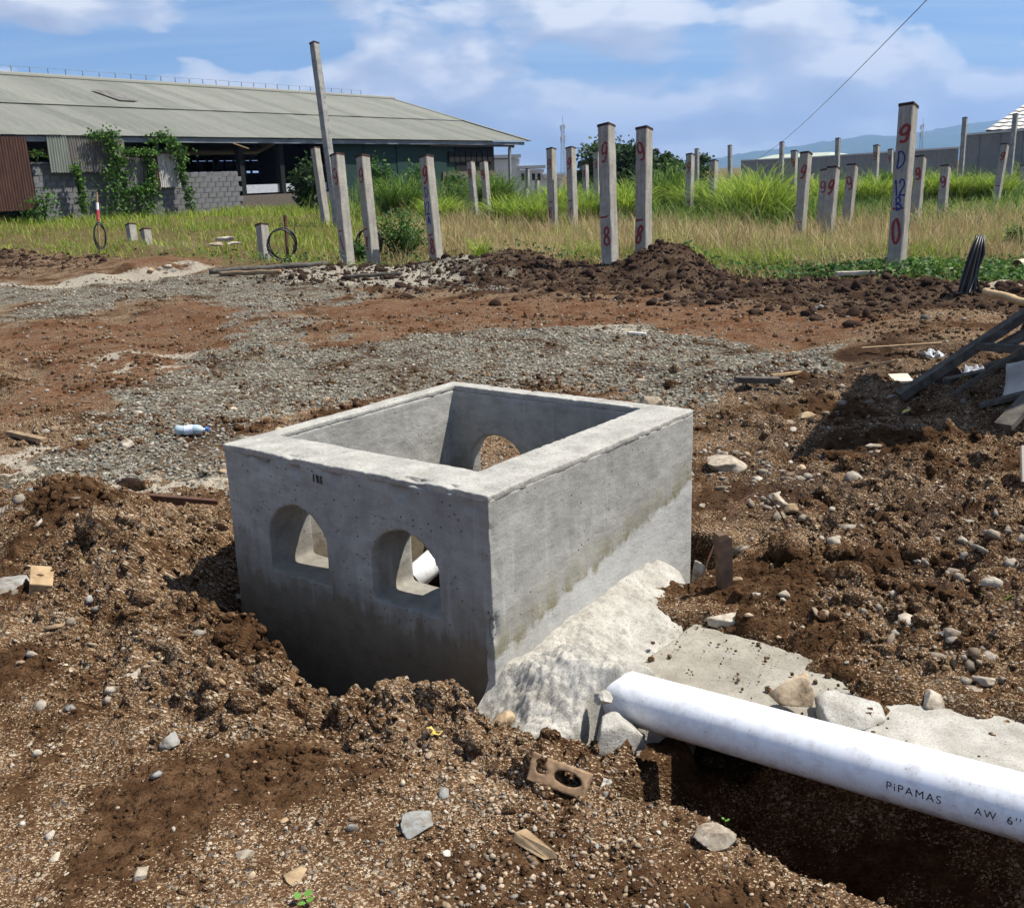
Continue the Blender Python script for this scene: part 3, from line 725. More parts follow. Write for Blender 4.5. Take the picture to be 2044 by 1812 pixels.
MAINPIPE, PL = pipe('drain_pipe', p0, p1, PR, 0.006, M_PVC, 'long thick white plastic drain pipe running from the chamber to the right edge')
def pipe_text(root, text, x0, size, ang0, flip=False):
    cu = bpy.data.curves.new('lettering', 'FONT'); cu.body = text; cu.size = size; cu.space_character = 1.25
    o = bpy.data.objects.new('lettering', cu); COL.objects.link(o)
    bpy.context.view_layer.update()
    me = bpy.data.meshes.new_from_object(o.evaluated_get(bpy.context.evaluated_depsgraph_get()))
    bpy.data.objects.remove(o)
    bm = bmesh.new(); bm.from_mesh(me); bmesh.ops.triangulate(bm, faces=bm.faces[:])
    bmesh.ops.subdivide_edges(bm, edges=[e for e in bm.edges if e.calc_length() > 0.006], cuts=2)
    for v in bm.verts:
        an = ang0-v.co.y/PR
        v.co = Vector((x0+v.co.x, (PR+0.0006)*math.cos(an), (PR+0.0006)*math.sin(an)))
    bm.to_mesh(me); bm.free(); me.update()
    me.materials.clear()
    return link('printed_lettering', me, M_INK, root)

# concrete casing strip beside the pipe
def rough_solid(name, mbv, mat, parent=None, vox=0.014, a1=0.012, f1=7, a2=0.006, f2=30, seed=1):
    me = modified(mbv.mesh(name), [('REMESH', dict(mode='VOXEL', voxel_size=vox))])
    V, N = get_vn(me)
    set_v(me, V+N*(a1*fbm3(V*f1, 3, seed)+a2*fbm3(V*f2, 3, seed+3))[:, None])
    return link(name, me, mat, parent)
M3 = Matrix.Rotation(TH, 3, 'Z')
def slab_piece(a0, a1, b0, b1, z0, z1, seed, label, mat=M_SLAB):
    m = MB()
    V = [bx(a, b, z) for z in (z0, z1) for (a, b) in ((a0, b0), (a1, b0), (a1-0.04, b1), (a0, b1))]
    m.add(V, [(3, 2, 1, 0), (4, 5, 6, 7), (0, 1, 5, 4), (1, 2, 6, 5), (2, 3, 7, 6), (3, 0, 4, 7)])
    return tag(rough_solid('concrete_slab', m, mat, seed=seed, a1=0.006, a2=0.004, vox=0.011), label, 'slab')
slab_piece(0.24, 0.74, -0.36, -1.06, -0.16, -0.030, 3, 'smooth pale concrete strip behind the pipe, joining the mortar beside the chamber')
slab_piece(0.24, 0.72, -1.14, -3.3, -0.16, -0.018, 4, 'pale concrete strip behind the pipe at the right edge, past the mortar lump', M_MORTAR)

# pipe through the far opening and loose fittings on the chamber floor
pipe('inlet_pipe', bx(0.80, 1.12, -0.20), bx(1.95, 1.02, 0.20), 0.06, 0.004, M_PVC, 'white plastic pipe entering the chamber through its far arched opening', 40)
def build_disc():
    r = empty('pipe_cap', bx(0.86, 1.08, -0.395), TH+0.5, 'pale blue grey plastic cap with a tab on the chamber floor', 'cap')
    M_C = plain('pale_plastic', (0.55, 0.63, 0.68), 0.4, 0.4, 0.1)
    MB().tube([(0, 0, 0), (0, 0, 0.006), (0, 0, 0.014)], [0.075, 0.08, 0.078], 32).build('disc', M_C, r)
    MB().beam((-0.06, 0.02, 0.03), (-0.01, 0.02, 0.03), 0.012, 0.034).build('tab', M_C, r)
build_disc()
pipe_text(MAINPIPE, 'PiPAMAS', 1.065, 0.031, R(184))
pipe_text(MAINPIPE, 'AW', 1.285, 0.028, R(184))
pipe_text(MAINPIPE, "6''", 1.36, 0.030, R(184))

# ------------------------------------------------------------------ stuff on the ground: clods, pebbles, crushed stone
def gzv(P2d): return ground_h(P2d[:, 0], P2d[:, 1])
def clear_of_chamber(x, y, m=0.02):
    a, b = ab(x, y)
    box = (a > -m) & (a < CHA+m) & (b > -m) & (b < CHB+m)
    conc = (a > -0.02) & (a < 0.66) & (b < 0.03) & (b > -2.7)
    return ~(box | conc)
def sample(n, x0, x1, y0, y1, prob=None, near=False):
    out = []
    tot = 0
    while tot < n:
        k = n*3
        y = y0*np.exp(RNG.random(k)*math.log(y1/y0)) if near else RNG.uniform(y0, y1, k)
        x = RNG.uniform(x0, x1, k)*((y/y1) if near else 1)
        ok = clear_of_chamber(x, y)
        if prob is not None: ok &= RNG.random(k) < prob(x, y)
        p = np.stack([x, y], -1)[ok]; out.append(p); tot += len(p)
        if len(out) > 60: break
    return np.concatenate(out)[:n]
def crumb(sub, seed):
    V, F = blob(sub, seed, 0.55, 0.95, 2)
    if sub > 2: V = V*(1+0.30*np.abs(fbm3(V*3.1+seed, 3, seed+7))+0.16*fbm3(V*8.3, 2, seed+9))[:, None]
    r = np.random.default_rng(seed); return V*r.uniform(0.65, 1.15, 3), F
clod_l = [crumb(4, 90+i) for i in range(8)]
clod_v = [crumb(3, 100+i) for i in range(8)]
clod_m = [crumb(2, 115+i) for i in range(8)]
clod_s = [crumb(1, 130+i) for i in range(8)]
def lumpy(x, y): return np.clip(lumpiness(x, y)-0.30, 0, 1)**1.3
def clods(name, n, var, s0, s1, pw, sink, label, prob, reg=(-4.2, 4.2, 1.9, 8.5), mat=None):
    P = sample(n, *reg, prob, True); sz = s0+(s1-s0)*RNG.random(len(P))**pw
    me = scatter(name, var, np.column_stack([P, gzv(P)+sz*sink]), sz[:, None]*RNG.uniform(0.6, 1.3, (len(P), 3)), mat or M_GROUND, smooth=len(var[0][0]) > 100)
    tag(link(name, me, mat or M_GROUND), label, 'soil', kind='stuff')
clods('soil_boulders', 70, clod_l, 0.045, 0.08, 1.8, -0.2, 'largest dark lumps of dug earth around the chamber', lumpy, (-4.2, 4.2, 1.9, 6.0))
clods('soil_lumps', 230, clod_v, 0.024, 0.05, 2.0, -0.15, 'big crumbly lumps of dark earth around the chamber diggings', lumpy, (-4.2, 4.2, 1.9, 7.0))
clods('bank_lumps', 130, clod_v, 0.03, 0.085, 2.4, -0.15, 'large dark lumps of earth on the churned bank right of the chamber', lambda x, y: sstep(.9, 1.4, x)*sstep(2.9, 3.4, y)*1.0, (-5, 5, 2.9, 8.5))
clods('soil_clods', 1400, clod_m, 0.011, 0.028, 2.0, 0.0, 'loose crumbly dark brown clods of earth around the diggings', lumpy)
clods('soil_crumbs', 10500, clod_s, 0.004, 0.015, 2.4, 0.15, 'fine brown soil crumbs strewn over the foreground', lambda x, y: (0.08+0.9*np.clip(lumpiness(x, y), 0, 1)**1.3)*(.12+.88*sstep(-.22, .2, fbm2(x*2.3, y*2.3, 3, 620))), (-4.2, 4.2, 1.85, 8.0))
clods('track_crumbs', 6500, clod_s, 0.010, 0.035, 2.2, 0.15, 'soil crumbs on the churned track behind the chamber', lambda x, y: 0.15+0.85*sstep(-.1, .4, fbm2(x*.8, y*1.6, 3, 611)), (-9.5, 9.5, 6.5, 19))
k_ = 420
A_ = RNG.uniform(0.26, 0.74, k_); B__ = RNG.uniform(-2.3, -0.30, k_); ok_ = RNG.random(k_) < np.clip(0.15+1.2*(A_-0.3)/0.45+0.5*fbm2(A_*6, B__*6, 3, 640), 0.05, 1)
A_, B__ = A_[ok_], B__[ok_]; sz = 0.0025+0.010*RNG.random(len(A_))**3
P3 = np.array([bx(p, q, -0.022)[:] for p, q in zip(A_, B__)]); P3[:, 2] = np.maximum(P3[:, 2], gzv(P3[:, :2]))+sz*0.2
me = scatter('slab_crumbs', clod_s, P3, sz[:, None]*RNG.uniform(0.6, 1.3, (len(P3), 3)), M_GROUND)
tag(link('slab_crumbs', me, M_GROUND), 'soil crumbs spilled on the concrete strips behind the pipe', 'soil', kind='stuff')
# windrow clods at the grass edge
for nm, n_, var, s0, s1, lb in (('windrow_clods', 1300, clod_m, 0.025, 0.085, 'ridge of dark bulldozed earth clods along the grass edge'), ('windrow_crumbs', 8500, clod_s, 0.012, 0.045, 'dark earth crumbs of the ridge along the grass edge')):
    P = sample(n_, -16, 8, 8.5, 26, windrow); sz = s0+(s1-s0)*RNG.random(len(P))**2.6
    me = scatter(nm, var, np.column_stack([P, gzv(P)+sz*0.05]), sz[:, None]*RNG.uniform(0.6, 1.3, (len(P), 3)), M_CLOD, tone=RNG.random(len(P))*0.4)
    tag(link(nm, me, M_CLOD), lb, 'soil', kind='stuff')
grav_p = [blob(1, 160+i, 0.4, 1.2, 2, (1, 0.75, 0.55), 3) for i in range(8)]
P = sample(6500, -3.2, 3.2, 1.85, 6.5, lambda x, y: 0.03+0.9*sstep(-.1, .45, fbm2(x*1.7, y*1.7, 3, 301)), True)
sz = 0.003+0.009*RNG.random(len(P))**3.2
me = scatter('pebbles', grav_p, np.column_stack([P, gzv(P)+sz*0.25]), sz[:, None]*RNG.uniform(0.75, 1.25, (len(P), 3)), MS['mix'])
tag(link('pebbles', me, MS['mix']), 'small beige and grey pebbles sprinkled over the brown earth', 'pebbles', kind='stuff')
grav_v = [blob(1, 180+i, 0.25, 1.1, 2, (1, 0.8, 0.6), 4) for i in range(10)]
def gravmask(x, y):
    wx = x+fbm2(x*1.3, y*1.3, 6, 81, 0.62)*(0.15+0.07*y); wy = y+fbm2(x*1.3, y*1.3, 6, 85, 0.62)*(0.15+0.085*y)
    return inpoly(wx, wy, POLY_GRAVEL[0])*(0.35+0.65*sstep(-.3, .3, fbm2(x*1.2, y*1.2, 3, 333)))+0.10*(y < 14)
P = sample(14500, -9, 6, 5.2, 19, gravmask, True)
sz = (0.007+0.016*RNG.random(len(P))**2.2)*(0.75+0.035*P[:, 1])
me = scatter('crushed_stone', grav_v, np.column_stack([P, gzv(P)+sz*0.2]), sz[:, None]*RNG.uniform(0.75, 1.25, (len(P), 3)), MS['gravel'])
tag(link('crushed_stone', me, MS['gravel']), 'spread of grey crushed stone behind the chamber', 'gravel', kind='stuff')

rub_v = [blob(1, 260+i, 0.5, 1.3, 2, (1, 0.75, 0.5), 4) for i in range(10)]
P = sample(750, -5, 5, 2.9, 9.5, lambda x, y: np.clip(0.03+1.0*sstep(0.8, 1.5, x)*sstep(.05, .4, fbm2(x*1.6, y*1.6, 3, 340))+0.12*sstep(-1, -2, x), 0, 1), True)
sz = 0.010+0.035*RNG.random(len(P))**2.6
me = scatter('rubble', rub_v, np.column_stack([P, gzv(P)+sz*0.1]), sz[:, None]*RNG.uniform(0.7, 1.3, (len(P), 3)), MS['rubble'])
tag(link('rubble', me, MS['rubble']), 'pale broken rubble chips mixed into the churned soil', 'rubble', kind='stuff')

# single stones pressed into the ground
stone_me = []
for i in range(12):
    V, F = blob(1 + i % 2, 220+i, 0.42, 1.2, 3, (1, random.uniform(0.6, 0.95), random.uniform(0.4, 0.7)), 11)
    stone_me.append((V, F))
stone_shared = {}
def stone_mesh(k, mk):
    if (k, mk) not in stone_shared:
        me = np_mesh('stone', stone_me[k][0], [stone_me[k][1]]); me.materials.append(MS[mk]); stone_shared[(k, mk)] = me
    return stone_shared[(k, mk)]
def place_stones(n, reg, smin, smax, kinds, prob=None, pw=2.2, near=True):
    P = sample(n, *reg, prob, near)
    Z = gzv(P)
    for (x, y), z in zip(P, Z):
        s = smin+(smax-smin)*random.random()**pw
        o = link('stone', stone_mesh(random.randrange(12), random.choice(kinds)), None, GROUND, (x, y, z-s*0.02))
        o.rotation_euler = (random.uniform(-.4, .4), random.uniform(-.4, .4), random.uniform(0, 6.3)); o.scale = (s, s, s)
place_stones(105, (-1.9, 1.9, 1.9, 3.2), 0.008, 0.028, ['pale', 'mix', 'tan', 'grey', 'pale'])
place_stones(100, (0.4, 4.0, 2.9, 8.0), 0.018, 0.075, ['rubble', 'pale', 'rubble', 'mix', 'tan'], lambda x, y: (x > 0.8)*1.0, 2.6)
place_stones(50, (-4, 0, 3.2, 8.0), 0.015, 0.05, ['pale', 'grey', 'mix', 'tan'], None, 2.4)
place_stones(40, (-6, 6, 7.0, 14.0), 0.03, 0.08, ['pale', 'grey', 'grey', 'slate'], None, 2.4)

def rock(u, v, wpx, label, mk='pale', sc=(1, 0.8, 0.6), seed=0, facets=5,  amp=0.3, sub=4, rz=None, dz=0.15, name='rock', cat='rock', z=None, fine=0.05):
    p = on(u, v) if z is None else gp(u, v, z)
    dep = (p-Vector((0, 0, EYE))).dot(_f0); s = wpx/FPX*dep/2
    V, F = blob(sub, 400+seed, amp, 1.2, 3, (1, 1, 1), facets+5)
    V = V*(1+fine*fbm3(V*5.3+seed, 3, seed+60))[:, None]*np.array(sc)*s
    V = V*(1.0/max(1e-6, np.abs(V[:, 0]).max()/s))
    me = np_mesh(name, V, [F], False); me.materials.append(MS[mk] if isinstance(mk, str) else mk)
    o = link(name, me, None, None, (p.x, p.y, p.z+s*sc[2]*dz), random.uniform(-.4, .4) if rz is None else rz)
    return tag(o, label, cat)
rock(1425, 1682, 92, 'pale rough rock lying alone at the lip of the dark trench', 'pale', (1, 0.7, 0.5), 1, 4, dz=0.6, rz=.2)
rock(1583, 1412, 96, 'tan angular rubble stone resting on the concrete strip behind the pipe', 'tan', (1, 0.8, 0.75), 2, 6, z=-0.01, dz=.8)
rock(1695, 1432, 125, 'whitish mortar lump between the two concrete strips behind the pipe', M_MORTAR, (0.9, 1, 0.55), 3, 2, z=-0.03, dz=.5, rz=.9)
rock(1232, 1512, 118, 'flat faced concrete chunk jammed under the start of the white pipe', M_MORTAR, (1, 0.7, 0.85), 4, 7, z=-0.12, dz=.6)
rock(1150, 1470, 110, 'crumbled mortar heap below the mortar apron, left of the pipe start', M_MORTAR, (1, 0.8, 0.5), 34, 0, 0.45, z=-0.14, dz=.2, fine=.25)
rock(1075, 1445, 90, 'dark earth crusted lump in the cavity under the mortar', M_CLOD, (1, 0.8, 0.6), 35, 0, 0.45, z=-0.2, dz=.2, fine=.25)
rock(1180, 1560, 90, 'pale mortar crumbs heaped beside the hollow brick', M_MORTAR, (1, 0.7, 0.35), 36, 0, 0.45, z=-0.06, dz=.1, fine=.3)
rock(1205, 1395, 40, 'small mortar lump stuck on the apron beside the pipe start', M_MORTAR, (1, .8, .7), 41, 1, .4, z=0.03, dz=.1, fine=.2)
rock(1262, 1478, 60, 'broken concrete piece under the pipe start, right of the flat faced chunk', M_MORTAR, (1, .8, .8), 42, 3, .4, z=-0.12, dz=.2, fine=.2)
rock(1125, 1425, 55, 'mortar clump on the shaded edge of the apron', M_MORTAR, (1, .8, .6), 43, 1, .4, z=-0.08, dz=.1, fine=.2)
rock(1445, 935, 98, 'large pale boulder behind the right corner of the chamber', 'pale', (1, 0.8, 0.55), 5, 5)
rock(1458, 1238, 105, 'long flat pale stone beside the far right foot of the chamber', 'pale', (1, 0.55, 0.3), 6, 5)
rock(30, 1185, 105, 'broken grey concrete rubble at the left edge beside the wood block', 'grey', (1, 0.8, 0.6), 7, 5)
rock(250, 893, 42, 'small white stone left of the chamber near the plastic bottle', 'pale', (1, 0.9, 0.8), 8, 4)
rock(590, 1748, 46, 'flat square tan stone in the bottom foreground', 'tan', (0.8, 1, 0.3), 9, 6)
rock(487, 1708, 46, 'pale crumbly stone in the foreground, left of the flat tan one', 'pale', (1, 0.6, 0.45), 10, 4)
rock(282, 1748, 40, 'whitish rounded stone in the lower left foreground', 'pale', (1, 0.9, 0.7), 11, 3)
rock(1393, 1150, 42, 'broken white plaster piece leaning by the right corner of the chamber', 'pale', (0.6, 0.3, 1.1), 12, 6)
rock(268, 1352, 40, 'pale angular stone below the earth bank on the left', 'pale', (1, 0.8, 0.5), 13, 5)
rock(838, 1645, 84, 'flaky light grey slab shard in the foreground', 'grey', (1, 0.6, 0.2), 14, 6, rz=.5)
rock(1300, 806, 60, 'pale stones crumbling behind the far right corner of the chamber', 'pale', (1, 0.7, 0.55), 15, 5)
rock(1890, 1272, 52, 'dark blue grey stone on the right hand soil', 'slate', (1, 0.8, 0.6), 16, 5)
rock(1862, 1396, 48, 'pointed pale stone above the concrete strip on the right', 'pale', (0.7, 0.9, 0.7), 17, 6)
rock(1612, 840, 48, 'orange tan stone right of the chamber among the rubble', 'tan', (1, 0.8, 0.6), 18, 4)
rock(1890, 770, 95, 'large dark earth crusted rock at the foot of the timber frame', M_CLOD, (1, 0.8, 0.7), 19, 3)
rock(2020, 592, 110, 'big whitish boulder at the right edge beside the bamboo pole', 'pale', (1, 0.8, 0.6), 20, 3)
rock(342, 1482, 34, 'light grey stone in the left foreground', 'grey', (0.7, 1, 0.6), 21, 5)
rock(270, 975, 78, 'dark lump of earth behind the rusty steel strip', M_CLOD, (1, 0.7, 0.55), 22, 0)
rock(505, 1348, 42, 'grey stone at the foot of the soil by the shaded chamber face', 'grey', (1, 0.8, 0.7), 23, 4)
rock(1000, 1440, 62, 'reddish brown stone right below the near corner of the chamber', 'tan', (1, 0.8, 0.8), 24, 3, z=-0.05)
rock(1550, 1000, 46, 'pale stone in the soil right of the chamber', 'pale', (1, 0.7, 0.5), 25, 5)
rock(1640, 1395, 56, 'crumbly earth covered stone on the soil tongue behind the pipe', M_CLOD, (1, 0.8, 0.7), 26, 2)
rock(1615, 1345, 52, 'grey white stone at the soil edge behind the concrete strip', 'grey', (1, 0.8, 0.75), 27, 5)
rock(1960, 1360, 50, 'whitish stone near the right edge above the concrete strip', 'pale', (1, 0.8, 0.6), 28, 5)
rock(1745, 895, 40, 'small pale stone standing in the shade of the timber frame', 'pale', (1, .7, .6), 29, 5)

# ------------------------------------------------------------------ small finds around the chamber
GL = {'9': [[(.45, .75), (.3, .95), (.0, 1.0), (-.3, .85), (-.3, .55), (-.05, .42), (.3, .55), (.42, .8), (.42, .45), (.3, .1), (.0, 0), (-.25, .08)]],
      '8': [[(.2, .85), (.0, 1.0), (-.25, .8), (-.1, .55), (.2, .4), (.25, .12), (.0, .0), (-.25, .15), (-.2, .4), (.1, .58), (.22, .8), (.1, .97)]],
      '0': [[(.1, 1.0), (-.2, .8), (-.28, .4), (-.15, .05), (.1, .02), (.27, .3), (.25, .7), (.1, 1.0)]],
      'D': [[(-.3, 1), (-.28, .5), (-.3, 0)], [(-.35, 1), (.1, .95), (.38, .6), (.2, .15), (-.3, 0)]],
      '1': [[(-.1, .8), (.08, 1), (.06, .5), (.05, 0)]],
      '2': [[(-.28, .75), (-.1, 1), (.2, .95), (.25, .65), (-.05, .3), (-.3, 0), (0, .05), (.35, 0)]],
      '12': [[(-.60, .78), (-.42, 1), (-.42, .5), (-.42, 0)], [(-.08, .75), (.1, 1), (.42, .95), (.46, .65), (.16, .3), (-.08, 0), (.2, .05), (.58, 0)]],
      'A': [[(-.32, 0), (-.1, .6), (.02, 1)], [(.02, 1), (.2, .5), (.34, 0)], [(-.2, .35), (.24, .35)]],
      'B': [[(-.28, 1), (-.26, 0)], [(-.3, .98), (.15, .95), (.22, .68), (-.2, .52), (.25, .42), (.3, .12), (-.28, 0)]],
      '-': [[(-.5, .5), (0, .46), (.5, .5)]], '/': [[(.15, 1), (-.1, .5), (.1, 0)]],
      'E': [[(-.3, 1), (-.3, 0)], [(-.3, 1), (.3, 1)], [(-.3, .5), (.2, .5)], [(-.3, 0), (.3, 0)]],
      'Y': [[(-.35, 1), (0, .5)], [(.35, 1), (0, .5), (0, 0)]]}
def glyph(ch, cx, cz, h, wd): return [[(cx+p[0]*wd, cz+(p[1]-0.5)*h) for p in ln] for ln in GL[ch]]

def ground_pair(p, q, name, build, label, cat):
    """thing lying between two ground points"""
    c = (p+q)/2; d = q-p
    r = empty(name, c, math.atan2(d.y, d.x), label, cat); build(r, d.length); return r
def strip():
    p = on(133, 985, 0.03); q = on(432, 1006, 0.02)
    d = (q-p).normalized()
    m = MB().beam(p, q, 0.035, 0.005).beam(p+Vector((0.01, -0.018, -0.02)), q+Vector((0.01, -0.018, -0.02)), 0.005, 0.045)
    tag(m.build('steel_strip', M_RUST), 'rusty steel angle strip lying on the soil left of the chamber', 'steel strip')
strip()
def wood_block():
    p = on(85, 1178); m = MB().box((0, 0, 0), (0.085, 0.13, 0.055), jit=.004).mesh('wood_block'); bevel(m, .005)
    o = link('wood_block', m, M_WOODP, None, (p.x, p.y, p.z+.04), .35); o.rotation_euler = (.25, .2, .35)
    tag(o, 'short sawn orange brown wood block beside the grey rubble on the left', 'wood block')
wood_block()
def bottle():
    p = on(382, 868); r = empty('plastic_bottle', p+Vector((0, 0, .034)), .05, 'crushed clear plastic water bottle with blue cap on the gravel', 'bottle')
    M_PET, nt, b = new_mat('clear_plastic', .15, .5); b.inputs[0].default_value = (.62, .78, .88, 1); b.inputs['Transmission Weight'].default_value = .45; b.inputs['IOR'].default_value = 1.2
    prof = [(-.1, .004), (-.098, .026), (-.08, .032), (-.05, .029), (-.03, .032), (0, .028), (.03, .032), (.055, .03), (.075, .02), (.085, .012), (.1, .012)]
    MB().tube([(x, 0, .004*math.sin(x*60)) for x, _ in prof], [q for _, q in prof], 20).build('bottle_body', M_PET, r, True)
    MB().tube([(.098, 0, 0), (.118, 0, 0)], .0145, 14).build('cap', plain('blue_cap', (.05, .16, .5), .4), r)
    MB().tube([(-.035, 0, -.002), (.02, 0, .003)], .0335, 20, False).build('paper_label', plain('bottle_label', (.55, .66, .8), .5, c2=(.75, .78, .85), scale=60), r, True)
bottle()
def stake():
    p = on(1447, 1168); r = empty('wooden_stake', p, .35, 'dark weathered wooden stake in the soil right of the chamber', 'stake')
    V = []
    for z, w, d, ox in ((-.1, .05, .035, 0), (.10, .055, .038, -.004), (.21, .058, .04, -.01), (.235, .03, .036, -.02)):
        V += [(ox-w/2, -d/2, z), (ox+w/2, -d/2, z), (ox+w/2, d/2, z), (ox-w/2, d/2, z)]
    F = [(0, 3, 2, 1), (12, 13, 14, 15)]+[(4*i+k, 4*i+(k+1) % 4, 4*i+4+(k+1) % 4, 4*i+4+k) for i in range(3) for k in range(4)]
    MB().add(V, F).build('stake_body', plain('old_stake', (.15, .10, .07), .9, .1, c2=(.07, .05, .038), scale=20), r)
    r.rotation_euler = (.12, -.1, .35)
    a = on(1398, 1182); b = on(1570, 1062)
    pts = [a.lerp(b, t)+Vector((0, 0, .02+.26*math.sin(math.pi*min(1, t*1.02))**.7)) for t in [k/16 for k in range(17)]]
    tag(MB().tube(pts, .0035, 6).build('bent_wire', M_RUST), 'thin rusty wire bent in an arch over the wooden stake', 'wire')
stake()
def clay_fragment():
    p = on(1118, 1570); r = empty('hollow_brick_fragment', p+Vector((0, 0, .035)), -.3, 'broken hollow clay brick fragment with oval holes below the mortar', 'brick')
    M_B = plain('clay', (.30, .20, .12), .85, .15, c2=(.17, .105, .06), scale=30)
    def cyl(cx, rx, rz): return MB().add([(cx+rx*math.cos(k*.3927), y, rz*math.sin(k*.3927)) for y in (-.1, .1) for k in range(16)], [tuple(range(16)), tuple(range(31, 15, -1))]+[(k, 16+k, 16+(k+1) % 16, (k+1) % 16) for k in range(16)]).mesh('cut')
    body = boolean(MB().box((0, 0, 0), (.165, .075, .062), jit=.007).mesh('brick_shell'), [cyl(.028, .040, .018), cyl(-.047, .015, .012)])
    body = modified(body, [('REMESH', dict(mode='VOXEL', voxel_size=.004))])
    V, N = get_vn(body); set_v(body, V+N*(.004*fbm3(V*30, 3, 4)+.002*fbm3(V*90, 2, 5))[:, None]); body.materials.clear()
    link('brick_shell', body, M_B, r)
    r.rotation_euler = (-.55, .22, -.35)
clay_fragment()
def shard():
    p = on(1068, 1695); m = MB().box((0, 0, 0), (0.12, 0.03, 0.014), jit=.010).mesh('wood_shard'); bevel(m, .003)
    o = link('wood_shard', m, M_WOODP, None, (p.x, p.y, p.z+.014), -.9)
    tag(o, 'splintered tan wood shard lying in the centre foreground', 'wood piece')
shard()
def plastic_scrap(u, v, sz, label, col=(.62, .63, .64), seed=1, hgt=.3):
    n = 16; A, B_ = np.meshgrid(np.linspace(-1, 1, n), np.linspace(-1, 1, n)); a = A.ravel(); b = B_.ravel()
    p = on(u, v)
    x = a*sz*(1+.3*vn2(a*2+seed, b*2, seed)); y = b*sz*.7*(1+.3*vn2(a*2, b*2+seed, seed+1))
    z = sz*hgt*(fbm2(a*1.7+seed, b*1.7, 3, seed+2)+.6)
    i = np.arange(n*n).reshape(n, n)
    F = np.stack([i[:-1, :-1], i[:-1, 1:], i[1:, 1:], i[1:, :-1]], -1).reshape(-1, 4)
    keep = vn2(a*1.4+seed*2, b*1.4, seed+5)[F[:, 0]] > -.55
    me = np_mesh('plastic_scrap', np.stack([x, y, z], -1), [F[keep]], True)
    m, nt, bs = new_mat('thin_plastic', .35, .4); bs.inputs[0].default_value = (*col, 1); bs.inputs['Alpha'].default_value = .8
    o = link('plastic_scrap', me, m, None, p, random.uniform(0, 3)); s = o.modifiers.new('thick', 'SOLIDIFY'); s.thickness = .0015
    return tag(o, label, 'plastic')
plastic_scrap(1800, 1790, .045, 'crumpled clear plastic scrap at the bottom right by the trench', seed=3)
plastic_scrap(1948, 752, .14, 'grey plastic bag caught under the timber frame', (.3, .31, .33), 5, .6)
plastic_scrap(640, 1432, .035, 'dark green plastic scrap in the foreground soil', (.04, .07, .06), 7)
plastic_scrap(862, 1462, .022, 'yellow torn leaf scrap below the chamber', (.6, .46, .12), 9)
plastic_scrap(1862, 715, .085, 'crumpled pale plastic bag beside the dark rock', (.42, .44, .46), 11, .6)
def leafcup(u, v, n, sz, label):
    p = on(u, v); r = empty('seedling', p, 0, label, 'plant')
    for k in range(n):
        a = k*2.4; V = []; m = MB()
        pr = [(0, 0), (.25, .35), (.6, .5), (.9, .3), (1.05, 0), (.9, -.3), (.6, -.5), (.25, -.35)]
        c, s = math.cos(a), math.sin(a)
        V = [((.35+q[0])*sz*c-q[1]*sz*s, (.35+q[0])*sz*s+q[1]*sz*c, sz*(.8+.25*q[0]-.3*q[1]**2+.1*k)) for q in pr]
        m.add(V, [tuple(range(8))]); m.build('leaf', M_SEED, r)
    MB().tube([(0, 0, -.01), (0, 0, sz*.8)], .0015, 5).build('stem', M_SEED, r)
M_SEED = plain('seedling_green', (.12, .26, .035), .5, .3, c2=(.08, .18, .03))
leafcup(605, 1808, 4, .02, 'small green seedling at the bottom edge')
leafcup(1448, 1640, 3, .008, 'tiny green seedling left of the trench lip rock')
def yellow_leaf(u, v, label):
    p = on(u, v, .006); m = MB()
    pr = [(-1, 0), (-.5, .35), (.2, .42), (1, 0), (.2, -.4), (-.5, -.3)]
    m.add([(q[0]*.045, q[1]*.045, .012*abs(q[1])+.006*q[0]) for q in pr], [tuple(range(6))])
    o = m.build('dry_leaf', plain('dry_leaf', (.55, .46, .10), .6), None, False, p, .6)
    s = o.modifiers.new('thick', 'SOLIDIFY'); s.thickness = .001
    tag(o, label, 'leaf')
yellow_leaf(1810, 822, 'yellow green leaf on the bare soil behind the chamber')
yellow_leaf(415, 1058, 'curled pale leaf on the soil left of the chamber')

